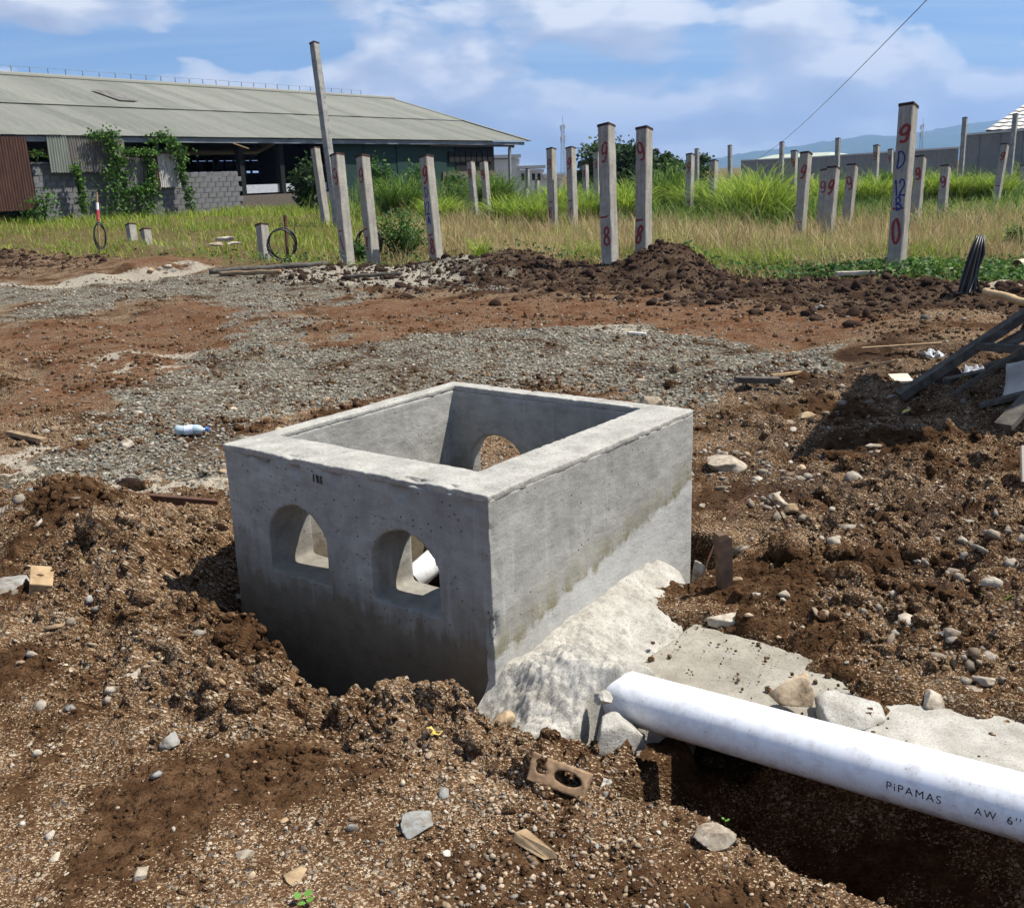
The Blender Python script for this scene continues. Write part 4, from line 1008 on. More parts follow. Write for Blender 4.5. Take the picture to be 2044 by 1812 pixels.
# ------------------------------------------------------------------ right edge: timber frame, boards, bamboo
def timber():
    r = empty('timber_frame', gp(1850, 800), 0, 'dark grey collapsed timber frame at the right edge', 'timber frame')
    def bm(a, b, w, h): 
        o = MB().beam(Vector(a)-r.location, Vector(b)-r.location, w, h).build('beam', M_WOODG, r); bevel(o.data, .004); return o
    foot = on(1795, 800, .03)
    bm(foot, yp(2140, 566, 6.9), .085, .06)
    bm(yp(1950, 690, 6.85), yp(2160, 708, 6.4), .08, .05)
    bm(yp(1965, 735, 6.7), yp(2150, 680, 6.5), .07, .05)
    bm(yp(1888, 762, 7.0), yp(2120, 712, 7.3), .07, .05)
    bm(yp(2070, 780, 6.6), yp(2110, 560, 6.9), .07, .07)
    bm(yp(2150, 800, 6.0), yp(2170, 540, 6.4), .07, .07)
    bm(on(1905, 800, .05), yp(2130, 640, 6.2), .12, .03)
    bm(on(1960, 820, .04), yp(2150, 760, 6.0), .14, .03)
    bm(on(2000, 870, .05), yp(2160, 690, 5.9), .10, .04)
    bm(yp(1985, 700, 6.8), yp(2150, 610, 6.8), .16, .025)
    V = []; n = 12
    A, B_ = np.meshgrid(np.linspace(0, 1, n), np.linspace(0, 1, n)); a = A.ravel(); b = B_.ravel()
    tl = yp(2012, 728, 6.5); tr_ = yp(2120, 700, 6.3); bl = yp(2000, 800, 6.3)
    T, RR_, BL = np.array(tl), np.array(tr_), np.array(bl)
    P = T+np.outer(a, RR_-T)+np.outer(b, BL-T)*(1+.25*vn2(a*4, a*0, 3))[:, None]
    P[:, 1] += .03*fbm2(a*4, b*4, 3, 8)
    i = np.arange(n*n).reshape(n, n); F = np.stack([i[:-1, :-1], i[:-1, 1:], i[1:, 1:], i[1:, :-1]], -1).reshape(-1, 4)
    o = link('torn_sheet', np_mesh('torn_sheet', P, [F], True), plain('sack', (.6, .58, .53), .8), None)
    s = o.modifiers.new('thick', 'SOLIDIFY'); s.thickness = .004
    tag(o, 'torn whitish sheet hanging from the timber frame at the right edge', 'sheet')
timber()
def sign_board():
    p = on(2048, 962); r = empty('marked_board', p, .25, 'pale board with black handwriting leaning at the right edge', 'board')
    m = MB().box((.06, 0, .085), (.17, .012, .17)).mesh('panel'); bevel(m, .002)
    b = link('panel', m, plain('pale_board', (.62, .55, .44), .7, c2=(.5, .43, .33)), r)
    for ch, gx, gz_ in (('E', .035, .125), ('Y', .03, .06)): strokes(glyph(ch, gx, gz_, .045, .045), .008, .0075).build('handwriting', M_INK, r)
    r.rotation_euler = (-.3, .12, .25)
sign_board()
def pole(name, a, b, rad, mat, label, cat, nodes=True, n=12):
    a = Vector(a); b = Vector(b); L = (b-a).length; k = 25
    pts = [a.lerp(b, i/(k-1)) for i in range(k)]
    for i in range(1, k-1): pts[i].z -= 0.006*math.sin(i*.7)
    rr = [rad*(1.14 if nodes and i % 6 == 3 else 1.0) for i in range(k)]
    return tag(MB().tube(pts, rr, n).build(name, mat, None, True), label, cat)
pole('bamboo_pole', on(1965, 605, .12), on(2120, 660, .16), .038, M_BAMBOO, 'thick yellow bamboo pole propped at the right edge by the boulder', 'bamboo')
pole('bamboo_pole', on(1915, 650, .03), on(2060, 640, .04), .02, M_BAMBOO, 'thin bamboo pole lying on the soil behind the timber frame', 'bamboo')
def yellow_pipe():
    a = dp(2030, 531, 14.2); q = Vector((a.x+1.4, a.y+.9, a.z+.05))
    pipe('plastic_pipe', a, q, .085, .006, pvc_material('aged_pvc', (.55, .44, .22), .3), 'open end of a yellowed pipe resting above the weeds at the right edge', 24)
    c = (a+q)/2+Vector((.1, .05, -.22)); V, F = blob(3, 777, .3, 1.2, 3, (.45, .4, .24), 3)
    tag(link('rock', np_mesh('rock', V, [F], True), MS['grey'], None, c), 'grey rock under the yellowed pipe at the right edge', 'rock')
yellow_pipe()
def board(u0, v0, u1, v1, w, h, mat, label, dz=.03, name='plank'):
    o = MB().beam(on(u0, v0, dz), on(u1, v1, dz), w, h).build(name, mat); bevel(o.data, min(w, h)*.12)
    return tag(o, label, 'plank')
board(1668, 566, 1958, 556, .09, .05, plain('bleached_wood', (.5, .46, .38), .85, c2=(.36, .32, .26)), 'long bleached plank lying before the pile marked D 12 B', .13)
board(1467, 776, 1555, 778, .07, .045, M_WOODG, 'short grey wood offcut right behind the chamber', .07)
board(1540, 755, 1600, 748, .03, .02, M_WOODP, 'small pale wood stick in the rubble right of the chamber', .02)
board(1700, 745, 1795, 727, .035, .02, M_WOODP, 'pale wood batten lying in the rubble towards the timber frame', .03)
board(1720, 700, 1880, 690, .04, .015, M_WOODP, 'thin pale lath on the soil left of the timber frame', .02)
board(1255, 668, 1290, 671, .04, .02, plain('white_batten', (.62, .6, .55), .8), 'short white batten on the gravel edge behind the chamber', .02)
board(20, 872, 90, 888, .05, .03, M_WOOD, 'short brown wood stick on the soil at the left edge', .03)
def logs():
    pole('log', on(418, 548, .05), on(655, 533, .06), .055, M_WOODG, 'long grey log on the ground below the leaning pile', 'log', False)
    pole('log', on(440, 551, .04), on(560, 548, .05), .04, M_WOOD, 'shorter brown log in front of the long grey log', 'log', False)
    pole('log', on(690, 556, .03), on(800, 550, .03), .03, M_WOODG, 'thin grey log at the edge of the white gravel', 'log', False)
logs()
tag(rough_solid('tile_fragment', MB().box((0, 0, 0), (.15, .13, .02), Matrix.Rotation(.25, 3, 'X')), plain('tile', (.58, .53, .44), .8), vox=.006, a1=.004, a2=.001, f2=60, seed=8), 'square pale tile fragment left of the timber frame', 'tile').location = on(1797, 766, .04)
for k, (u, v, w, l) in enumerate(((302, 541, 22, 'dark slanting'), (317, 538, 20, 'rounded white'), (333, 533, 22, 'flat white'), (344, 540, 18, 'low white'), (330, 545, 12, 'small white'))):
    rock(u, v, w, l+' stone in the little rubble heap on the far left', 'pale' if k else 'tan', (1, .7, .5), 50+k, 4, sub=3)
for k, (u, v, w) in enumerate(((430, 487, 30), (448, 478, 40), (468, 486, 30))):
    rock(u, v, w, ('left', 'topmost', 'right')[k]+' broken slab of the pale rubble heap near the block wall', 'pale', (1, .6, .22), 60+k, 5, sub=3)
rock(748, 533, 26, 'white rock at the foot of the ferny bush by the gravel', 'pale', (1, .7, .5), 65, 4, sub=3)

# ------------------------------------------------------------------ concrete piles
PILE_GROUP = 'square concrete piles standing in the field'
PILE_YAW = R(-40)
def pile(ut, vt, wpx, ub, vb, label, marks='', mat=None, zbase=None, name='concrete_pile', cap=True, yaw=None, size=.2):
    dep = size*1.372*FPX/wpx
    t = dp(ut, vt, dep); b = dp(ub, vb, dep)
    # follow the axis down to the ground
    d = (t-b); d = d/d.z
    g0 = gz(b.x, b.y) if zbase is None else zbase
    base = t-d*(t.z-g0)
    h = t.z-g0
    r = empty(name, base, 0, label, 'pile', PILE_GROUP)
    lean = Vector((d.x, d.y, 1)).normalized()
    r.rotation_euler = (Vector((0, 0, 1)).rotation_difference(lean).to_matrix() @ Matrix.Rotation(PILE_YAW+(random.uniform(-.07, .07) if yaw is None else yaw), 3, 'Z')).to_euler()
    s = size/2
    n = max(6, int(h/.12)); V = []
    c = s*.12; prof = [(-s+c, -s), (s-c, -s), (s, -s+c), (s, s-c), (s-c, s), (-s+c, s), (-s, s-c), (-s, -s+c)]
    for i in range(n+1):
        z = -.5+(h+.5-.035)*i/n
        ch_ = .012*max(0, random.random()-.72)*3.5
        V += [(x*(1-ch_*random.random()*4)+random.uniform(-.003, .003), y*(1-ch_*random.random()*4)+random.uniform(-.003, .003), z) for x, y in prof]
    F = [tuple(range(7, -1, -1)), tuple(range(8*n, 8*n+8))]+[(8*i+k, 8*i+(k+1) % 8, 8*i+8+(k+1) % 8, 8*i+8+k) for i in range(n) for k in range(8)]
    MB().add(V, F).build('shaft', mat or M_PILE, r)
    if cap:
        o = MB().box((0, 0, h-.016), (size+.008, size+.008, .042)).build('end_plate', M_CAP, r); bevel(o.data, .004)
    for ch, depth_, hh, ww, col in marks:
        if depth_+hh/2 > h-.02: continue
        sl_ = random.uniform(-.28, .22)*(.3 if col is M_BLUE else 1); hk = hh*random.uniform(.85, 1.12); cz = h-depth_+random.uniform(-.03, .03); wk = ww*(1 if col is M_BLUE else random.uniform(.8, 1.05))
        gl_ = [[(max(-.088, min(.088, p[0]+sl_*(p[1]-cz)+random.uniform(-.005, .005))), p[1]+random.uniform(-.006, .006)) for p in ln] for ln in glyph(ch, random.uniform(-.015, .015), cz, hk, wk)]
        m = strokes(gl_, random.uniform(.02, .025) if col is M_BLUE else (random.uniform(.032, .046) if hh > .15 else .03), .0015)
        for i, p in enumerate(m.v): m.v[i] = (p[0], p[1]-s, p[2])
        m.build('painted_mark', col, r)
    return r
NINE = [('9', .42, .28, .13, M_RED)]
N8 = NINE+[('-', 1.45, .1, .15, M_RED), ('8', 1.72, .3, .17, M_RED)]
N7 = NINE+[('-', 1.45, .1, .15, M_RED), ('/', 1.7, .26, .12, M_RED)]
DB = [('9', .42, .26, .14, M_RED), ('D', .75, .22, .14, M_BLUE), ('12', 1.12, .22, .118, M_BLUE), ('B', 1.34, .17, .11, M_BLUE), ('-', 1.45, .1, .17, M_RED), ('0', 1.74, .33, .18, M_RED)]
DA = [('9', .36, .28, .14, M_RED), ('D', .70, .2, .12, M_BLUE), ('12', 1.0, .22, .118, M_BLUE), ('A', 1.25, .16, .11, M_BLUE), ('-', 1.5, .1, .15, M_RED), ('8', 1.72, .28, .15, M_RED)]
pile(1815, 196, 40.5, 1787, 552, 'tall concrete pile marked D 12 B in blue, nearest on the right', DB)
pile(1210, 240, 35.6, 1218, 530, 'left of the two tall piles standing side by side, marked 9 and 8', N8)
pile(1286, 246, 34.8, 1284, 527, 'right of the two tall piles standing side by side, marked 9 and 8', N8)
pile(672, 300, 29, 692, 500, 'pale pile marked 9 right in front of the leaning pole-like pile', N7)
pile(850, 304, 29, 871, 511, 'pile marked D 12 A in blue beside the ferny bush', DA)
pile(723, 303, 28.3, 737, 440, 'pile between the pale front pile and the one marked D 12 A', N7)
pile(625, 71, 19.6, 676, 455, 'very tall slender weathered pile leaning left against the sky', '', M_PILEOLD)
pile(628, 289, 19, 650, 440, 'tilted pile just left of the tall leaning one', '')
pile(624, 365, 13.5, 632, 425, 'short white pile left of the tilted pile by the warehouse', NINE)
pile(653, 374, 12, 659, 432, 'short pile right of the tilted pile by the warehouse', '')
pile(522, 445, 26, 529, 507, 'low cut pile stump next to the black hose coil', '', zbase=None)
pile(260, 446, 21, 270, 509, 'left of two cut pile stumps in front of the block wall', '')
pile(289, 456, 22, 298, 508, 'right of two cut pile stumps in front of the block wall', '')
pile(883, 360, 11.5, 887, 404, 'short far pile behind the one marked D 12 A', '')
pile(939, 318, 17, 947, 404, 'left of two far piles marked 9 right of the warehouse shrubs', NINE)
pile(965, 318, 17, 972, 401, 'right of two far piles marked 9 right of the warehouse shrubs', NINE)
pile(929, 363, 8, 931, 380, 'tiny distant pile between the short far pile and the pair marked 9', '')
pile(1100, 291, 20.3, 1104, 445, 'left pile of the middle pair behind the tussocks', N8)
pile(1139, 289, 20.6, 1144, 438, 'right pile of the middle pair behind the tussocks', N7)
pile(1168, 325, 13.7, 1170, 389, 'short pile marked 9 between the middle pair and the tall twin piles', NINE)
pile(1192, 298, 17, 1194, 432, 'pile half hidden behind the left twin pile', N8)
pile(1353, 341, 11.5, 1353, 366, 'small far pile marked 9 in the green grass right of the twin piles', NINE)
pile(1378, 303, 18, 1376, 410, 'pile marked 9 right of the twin piles', N8)
pile(1425, 316, 18.4, 1423, 396, 'pile marked 9 left of the big bright tussock', NINE)
pile(1391, 294, 10, 1391, 335, 'far unmarked pile peeping behind the pile right of the twins', '', M_PILEOLD)
pile(1457, 287, 9.6, 1457, 330, 'far unmarked pile above the big bright tussock', '', M_PILEOLD)
pile(1053, 335, 9, 1053, 366, 'far grey pile before the white building', '', M_PILEOLD)
pile(1072, 358, 10, 1072, 380, 'low far pile stump left of the middle pair', '')
pile(1050, 375, 10.5, 1051, 395, 'lower far pile stump nearest the white building', '')
pile(1561, 280, 10.5, 1560, 325, 'far unmarked pile right of the wire, left of the cluster', '', M_PILEOLD)
pile(1586, 297, 15.5, 1583, 372, 'pile marked 9 at the left back of the right hand cluster', NINE)
pile(1610, 298, 25.2, 1597, 452, 'tall rough pile marked 9 leading the right hand cluster', NINE+[('-', 1.55, .1, .15, M_RED)])
pile(1665, 328, 27, 1652, 474, 'front pile marked 9 in the middle of the right hand cluster', NINE)
pile(1650, 334, 24, 1640, 455, 'pile hidden behind the front pile of the right hand cluster', NINE)
pile(1703, 323, 24.6, 1690, 446, 'pile marked 9 on the right of the right hand cluster', NINE)
pile(1673, 272, 11.2, 1671, 330, 'far unmarked pile rising behind the right hand cluster', '', M_PILEOLD)
pile(1750, 286, 14, 1748, 330, 'far pile marked 9 before the boundary wall, left of D 12 B', NINE)
pile(1778, 295, 12, 1777, 330, 'far pile marked 9 touching the left side of D 12 B', NINE)
pile(1839, 306, 24, 1829, 415, 'pile marked 9 just right of D 12 B', N7)
pile(1889, 326, 21.5, 1880, 420, 'pile marked 9, second right of D 12 B', NINE)
pile(1927, 229, 11.7, 1920, 320, 'tall far pile against the boundary wall step', '', M_PILEOLD)
pile(2028, 221, 12.2, 2017, 330, 'tall far pile in front of the tiled house', '', M_PILEOLD)
pile(2008, 281, 17.5, 1992, 376, 'pile marked 9 near the right edge', NINE+[('-', 1.35, .1, .15, M_RED)])
pile(2043, 328, 14, 2040, 376, 'pile cut by the right edge of the picture', '')
pile(1621, 344, 7.5, 1620, 366, 'tiny far pile stump behind the right hand cluster', '')
pile(1555, 340, 7, 1555, 360, 'tiny far pile stump left of the right hand cluster', '')

# ------------------------------------------------------------------ warehouse
def corrugated(name, w, L, wave=.076, amp=.011, per=6, thick=.0, jag=0.0, seed=0):
    """sheet in x (width) / y (length), profile in z"""
    n = max(4, int(w/wave)*per); rr = random.Random(seed)
    xs = [w*i/n for i in range(n+1)]
    V = []
    for j in (0, 1):
        for x in xs: V.append((x, L*j+(rr.uniform(-jag, jag) if jag else 0), amp*math.sin(x/wave*2*math.pi)))
    F = [(i, i+1, n+2+i, n+1+i) for i in range(n)]
    return MB().add(V, F).mesh(name, True)
def sheet_material(name, stops, scale=2.0):
    m, nt, b = new_mat(name, .7, .3)
    v = objc(nt); r = rnd(nt)
    st = nd(nt, 'VectorMath', {0: v, 1: (9, .9, 9)}, operation='MULTIPLY').outputs[0]
    f = math_(nt, 'ADD', noise(nt, st, scale, 4, .6), math_(nt, 'MULTIPLY', math_(nt, 'SUBTRACT', r, .5), .34))
    nt.links.new(ramp(nt, f, stops), b.inputs[0]); return m
M_ROOF = sheet_material('roof_sheet_grey', [(.2, (.125, .13, .11)), (.5, (.175, .18, .152)), (.8, (.22, .22, .188))])
M_SHDARK = sheet_material('dark_weathered_sheet', [(.2, (.05, .048, .045)), (.5, (.13, .12, .105)), (.8, (.25, .24, .22))])
M_SHPALE = sheet_material('pale_weathered_sheet', [(.2, (.12, .12, .11)), (.45, (.42, .41, .38)), (.8, (.6, .59, .55))])
M_SHRUST = sheet_material('rusty_sheet', [(.2, (.03, .014, .010)), (.5, (.065, .03, .02)), (.8, (.12, .06, .038))])
M_SHGREEN = sheet_material('green_grey_sheet', [(.2, (.10, .115, .095)), (.5, (.16, .175, .15)), (.8, (.22, .235, .2))])
M_BLOCK = concrete_material('block', (.17, .17, .172), (.085, .085, .087), 5, 30, .5)
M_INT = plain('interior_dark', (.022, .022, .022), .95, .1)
M_GREENW = plain('dark_green_wall', (.018, .045, .038), .7, .2)
M_FASC = plain('fascia_paint', (.24, .27, .30), .7, .2, c2=(.12, .13, .14), scale=1.2)
M_WHITE = plain('white_render', (.68, .68, .66), .85, .2, c2=(.52, .52, .5), scale=.6)
WE0 = gp(0, 268, 3.4); WE1 = gp(1055, 282, 3.4)
_wd = WE1-WE0; WLEN = _wd.length; WRZ = math.atan2(_wd.y, _wd.x)
WU = Vector((math.cos(WRZ), math.sin(WRZ), 0)); WN = Vector((-math.sin(WRZ), math.cos(WRZ), 0))
def wl(u, v, yl=.35):
    d = _ray(u, v); o = Vector((0, 0, EYE)); p = Vector((WE0.x, WE0.y, 0))+WN*yl
    t = ((p-o).dot(WN))/d.dot(WN); q = o+d*t-Vector((WE0.x, WE0.y, 0))
    return q.dot(WU), q.z
def z1(zx, zy): return zx*.2812, 119.8+zy*.2812      # close-up picture of the wall -> picture
def build_warehouse():
    W_ = empty('warehouse', (WE0.x, WE0.y, 0), WRZ, 'long low warehouse with grey corrugated roof and patched open front on the left', 'warehouse')
    HS, ZR, ZE = 9.6, 6.23, 3.4
    x0 = -7.0; x1 = WLEN
    sl = math.atan2(ZR-ZE, HS); SL = math.hypot(HS, ZR-ZE)
    nS = int((x1-x0)/.82); wS = (x1-x0)/nS
    lo = corrugated('roof_sheet', wS+.06, SL*.46+.15, .1, .014, 6); hi = corrugated('roof_sheet', wS+.06, SL*.54+.05, .1, .014, 4)
    lo.materials.append(M_ROOF); hi.materials.append(M_ROOF)
    for i in range(nS):
        for me_, s0, dz in ((lo, 0.0, 0), (hi, SL*.46, .05)):
            o = link('roof_sheet', me_, None, W_)
            o.location = (x0+i*wS, math.cos(sl)*s0+random.uniform(-.015, .015), ZE+math.sin(sl)*s0+dz+random.uniform(-.004, .004)); o.rotation_euler = (sl, 0, 0)
    MB().add([(x0, HS, ZR), (x1, HS, ZR), (x1, 2*HS, ZE), (x0, 2*HS, ZE)], [(0, 1, 2, 3)]).build('back_roof_slope', M_ROOF, W_)
    MB().tube([(x0, HS, ZR+.06), (x1, HS, ZR+.06)], .14, 10).build('ridge_cap', M_ROOF, W_)
    sp = MB().tube([(0, 0, 0), (0, 0, .3)], .02, 5).mesh('ridge_spike'); sp.materials.append(M_FASC)
    for i in range(int((x1-x0-2.5)/.85)): link('ridge_spike', sp, None, W_, (x0+.4+i*.85, HS, ZR+.12))
    MB().beam((x0, HS, ZR+.42), (x1-3, HS, ZR+.42), .012, .012).build('ridge_wire', M_FASC, W_)
    MB().beam((x1+.02, -.05, ZE+.03), (x1+.02, HS, ZR+.05), .30, .06).build('barge_cap', M_ROOF, W_)
    MB().beam((x0, .12, ZE-.13), (x1-.3, .12, ZE-.13), .05, .17).build('fascia', M_FASC, W_)
    MB().beam((x1-9, .22, ZE-.26), (x1-1.2, .22, ZE-.26), .05, .10).build('rotten_batten', M_WOODG, W_)
    for y_ in (2.5, 5, 7.5): MB().beam((x0, y_, ZE-.05+y_*math.tan(sl)-.2), (x1-.6, y_, ZE-.05+y_*math.tan(sl)-.2), .08, .14).build('purlin', M_INT, W_)
    # dark sheet laid on the roof in place of a shadowy opening
    cx_, cz_ = wl(248, 204, 5.5)
    m = corrugated('hole_shade_sheet', 1.0, 1.9, .1, .016); o = link('hole_shade_sheet', m, M_SHDARK, W_); o.location = (cx_-.35, 5.35, ZE+5.35*math.tan(sl)+.12); o.rotation_euler = (sl, 0, 0)
    # interior: floor, back wall with slits of daylight, ends
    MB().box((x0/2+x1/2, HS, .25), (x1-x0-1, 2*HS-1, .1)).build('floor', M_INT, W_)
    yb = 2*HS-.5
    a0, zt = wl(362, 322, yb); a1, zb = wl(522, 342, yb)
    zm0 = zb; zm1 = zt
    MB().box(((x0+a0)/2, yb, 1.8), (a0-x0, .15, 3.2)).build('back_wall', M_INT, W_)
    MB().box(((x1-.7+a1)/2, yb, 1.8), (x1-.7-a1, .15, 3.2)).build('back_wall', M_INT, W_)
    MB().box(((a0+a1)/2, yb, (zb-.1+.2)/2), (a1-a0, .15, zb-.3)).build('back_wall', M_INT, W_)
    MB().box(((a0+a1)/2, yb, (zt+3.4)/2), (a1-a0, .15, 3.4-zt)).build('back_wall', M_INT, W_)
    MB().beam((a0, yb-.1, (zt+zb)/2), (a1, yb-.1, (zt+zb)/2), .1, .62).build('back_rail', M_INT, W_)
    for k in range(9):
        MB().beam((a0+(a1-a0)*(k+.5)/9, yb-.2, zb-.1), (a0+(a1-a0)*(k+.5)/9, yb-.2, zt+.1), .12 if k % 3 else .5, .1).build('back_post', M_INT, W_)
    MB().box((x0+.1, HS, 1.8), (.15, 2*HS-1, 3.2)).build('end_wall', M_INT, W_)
    xe = wl(985, 300, .5)[0]
    MB().add([(xe, .5, -.3), (xe, 2*HS-.5, -.3), (xe, 2*HS-.5, ZE), (xe, HS, ZR-.1), (xe, .5, ZE)], [(0, 1, 2, 3, 4)]).build('end_wall', M_INT, W_)
    # front: right hand boarded part
    xr = wl(655, 330, .5)[0]; npn = 11
    for k in range(npn):
        xa = xr+(xe-xr)*k/npn; xb = xr+(xe-xr)*(k+1)/npn
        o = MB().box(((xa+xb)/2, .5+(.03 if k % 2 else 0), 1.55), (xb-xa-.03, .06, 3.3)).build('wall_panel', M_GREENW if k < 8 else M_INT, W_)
    for k in range(8):
        xa = wl(900+k*11, 300, .42)[0]
        MB().box((xa, .40, 2.6), (.42, .04, .55)).build('louvre_panel', M_INT, W_)
    MB().box(((xe+wl(880, 330, .5)[0])/2, .42, .9), (xe-wl(880, 330, .5)[0], .06, 1.9)).build('lower_wall', plain('brown_render', (.12, .10, .08), .9), W_)
    for u in (480, 560, 655): MB().box((wl(u, 330, .6)[0], .62, 1.6), (.24, .24, 3.4)).build('post', M_INT, W_)
    # low plinth with pale ledge
    xa, xb = wl(476, 380, .3)[0], xr
    zl = wl(560, 374, .3)[1]
    MB().box(((xa+xb)/2, .45, (zl-.55+.1)/2+.1), (xb-xa, .3, zl-.3)).build('plinth', plain('plinth', (.13, .11, .09), .9), W_)
    MB().box(((xa+xb)/2, .9, zl-.03), (xb-xa, .5, .34)).build('pale_ledge', plain('ledge', (.45, .47, .5), .85), W_)
    # hung sheets (close-up coordinates: left, right, top, bottom)
    for (l, rr_, t, b_, mt, dy, tilt) in ((-140, 190, 540, 1085, M_SHRUST, -.05, 0), (325, 470, 535, 800, M_SHGREEN, .0, .02), (470, 640, 540, 800, M_SHDARK, .02, -.02), (640, 765, 560, 800, M_SHDARK, -.01, 0), (760, 880, 560, 700, M_SHDARK, .02, 0), (880, 1020, 690, 912, M_SHDARK, .0, .03), (1062, 1118, 670, 905, M_SHRUST, -.02, 0), (1112, 1262, 670, 908, M_SHPALE, .02, -.02), (900, 1000, 960, 1130, M_SHDARK, .0, 0)):
        xa, za = wl(*z1(l, t), dy); xb, zb2 = wl(*z1(rr_, b_), dy); xb = wl(*z1(rr_, t), dy)[0]
        zlow = wl(*z1(l, b_), dy)[1]
        m = corrugated('hung_sheet', xb-xa, za-zlow, .1, .02, 6, jag=.02, seed=int(l))
        o = link('hung_sheet', m, mt, W_); o.location = (xa, dy, zlow); o.rotation_euler = (R(90)-.03, tilt, 0)
    tilt_o = MB().beam(wpt(1650, 590, .1), wpt(1765, 630, -.1), .05, .04).build('loose_batten', M_WOODP, W_)
    return W_
def wpt(zx, zy, dy):
    x, z = wl(*z1(zx, zy), dy); return Vector((x, dy, z))
WARE = build_warehouse()
def block_wall():
    r = empty('block_wall', (WE0.x, WE0.y, 0), WRZ, 'grey concrete block wall under the eave of the warehouse', 'wall')
    bm_ = MB().box((0, 0, 0), (.388, .19, .186)).mesh('block'); bevel(bm_, .008, 1); bm_.materials.append(M_BLOCK)
    x0 = wl(*z1(235, 900))[0]; xm = wl(*z1(1285, 900))[0]; x1 = wl(*z1(1690, 900))[0]
    zt0 = wl(*z1(300, 745))[1]; zt1 = wl(*z1(1450, 795))[1]
    n = 0
    for j in range(11):
        z = .22+j*.198
        for i in range(int((x1-x0)/.4)+1):
            x = x0+.2+i*.4+(.2 if j % 2 else 0)
            top = zt0 if x < xm else zt1
            if x > x1 or z+.1 > top+random.uniform(-.03, .06): continue
            if n >= 298: break
            o = link('block', bm_, None, r, (x, .35+random.uniform(-.006, .006), z)); n += 1
            o.rotation_euler = (0, 0, random.uniform(-.006, .006))
    # mortar core slightly behind the block faces
    MB().box(((x0+xm)/2, .352, (zt0+.1)/2), (xm-x0, .165, zt0-.12)).build('mortar_bed', M_BLOCK, r)
    MB().box(((x1+xm)/2, .352, (zt1+.1)/2), (x1-xm-.05, .165, zt1-.12)).build('mortar_bed', M_BLOCK, r)
    MB().beam((x0-.1, .35, zt0+.05), (wl(*z1(345, 745))[0], .35, zt0+.05), .24, .07).build('coping', M_BLOCK, r)
    return r
block_wall()

# ------------------------------------------------------------------ leaves, vines, shrubs, trees
def leaf_mesh(name, P, size, up=.5, long=1.0, tone=None):
    """P (n,3): four-cornered folded leaves"""
    n = len(P); d = RNG.normal(size=(n, 3)); d /= np.linalg.norm(d, axis=1)[:, None]
    nrm = RNG.normal(size=(n, 3)); nrm[:, 2] = np.abs(nrm[:, 2])+up; nrm /= np.linalg.norm(nrm, axis=1)[:, None]
    d = d-nrm*(d*nrm).sum(1)[:, None]; d /= np.linalg.norm(d, axis=1)[:, None]+1e-9
    s = np.cross(nrm, d); sz = (size*RNG.uniform(.6, 1.25, n))[:, None]
    V = np.stack([P-d*sz*.5*long, P+s*sz*.36+nrm*sz*.1, P+d*sz*.5*long-nrm*sz*.12, P-s*sz*.36+nrm*sz*.1], 1)
    i = np.arange(n)[:, None]*4
    F = np.concatenate([i+[0, 1, 2], i+[0, 2, 3]]).astype(int)
    t = (RNG.random(n) if tone is None else tone)
    return np_mesh(name, V.reshape(-1, 3), [F], False, {'tone': np.repeat(np.clip(t, 0, 1), 4)})
M_VINE = leafy('vine_leaf', [(0, (.03, .075, .014)), (.6, (.07, .16, .025)), (1, (.15, .27, .05))])
M_SHRUB = leafy('shrub_leaf', [(0, (.022, .06, .014)), (.6, (.055, .13, .025)), (1, (.12, .22, .04))])
M_TREE = leafy('tree_leaf', [(0, (.016, .036, .012)), (.6, (.04, .078, .022)), (1, (.075, .12, .035))])
M_BARK = plain('bark', (.10, .075, .05), .9, .1, c2=(.05, .038, .026))
def vine(label, strokes_, n, spread, size=.13, dy=-.12):
    pts = []; st = []
    for ln, w, k in strokes_:
        for i in range(len(ln)-1):
            x0, z0 = wl(*z1(*ln[i]), dy); x1_, z1_ = wl(*z1(*ln[i+1]), dy)
            kk = int(n*k*math.hypot(x1_-x0, z1_-z0))
            t = RNG.random(kk); ww = w*(.5+.6*RNG.random(kk))
            pts.append(np.column_stack([x0+(x1_-x0)*t+RNG.normal(size=kk)*ww*.5, dy-.02-np.abs(RNG.normal(size=kk))*.12*spread, z0+(z1_-z0)*t+RNG.normal(size=kk)*ww*.3]))
            st.append((Vector((x0, dy+.05, z0)), Vector((x1_, dy+.05, z1_))))
    P = np.concatenate(pts)
    base = st[-1][1]
    r = empty('climbing_vine', Vector((WE0.x, WE0.y, 0)), WRZ, label, 'vine')
    link('foliage', leaf_mesh('foliage', P, size, .2), M_VINE, r)
    m = MB()
    for k, (a, b) in enumerate(st):
        mid = a.lerp(b, .5)+Vector((random.uniform(-.06, .06), -.02, 0)); MB.tube(m, [a, mid, b], .015, 5)
    m.build('stem', M_BARK, r)
vine('thick leafy vine climbing to the eave in the middle of the patched wall', [([(640, 535), (720, 540), (790, 520)], .35, 1.3), ([(760, 530), (800, 640), (830, 760)], .5, 1.5), ([(830, 760), (800, 850), (830, 960), (850, 1150)], .85, 1.6)], 230, 1)
vine('vine mop hanging from the eave at the right end of the hung sheets', [([(1090, 560), (1180, 560), (1230, 620), (1280, 690)], .55, 1.7), ([(1280, 690), (1265, 790), (1310, 900), (1345, 1080)], .22, 1.1)], 220, 1)
vine('vine spreading sideways between the two sheets and down to the grass', [([(880, 655), (1000, 655), (1090, 660)], .3, 1.3), ([(1020, 660), (1060, 760), (1060, 880)], .25, 1.3), ([(900, 930), (990, 930), (1060, 900)], .4, 1.3), ([(1060, 900), (1050, 1000), (1030, 1140)], .6, 1.5)], 230, 1)
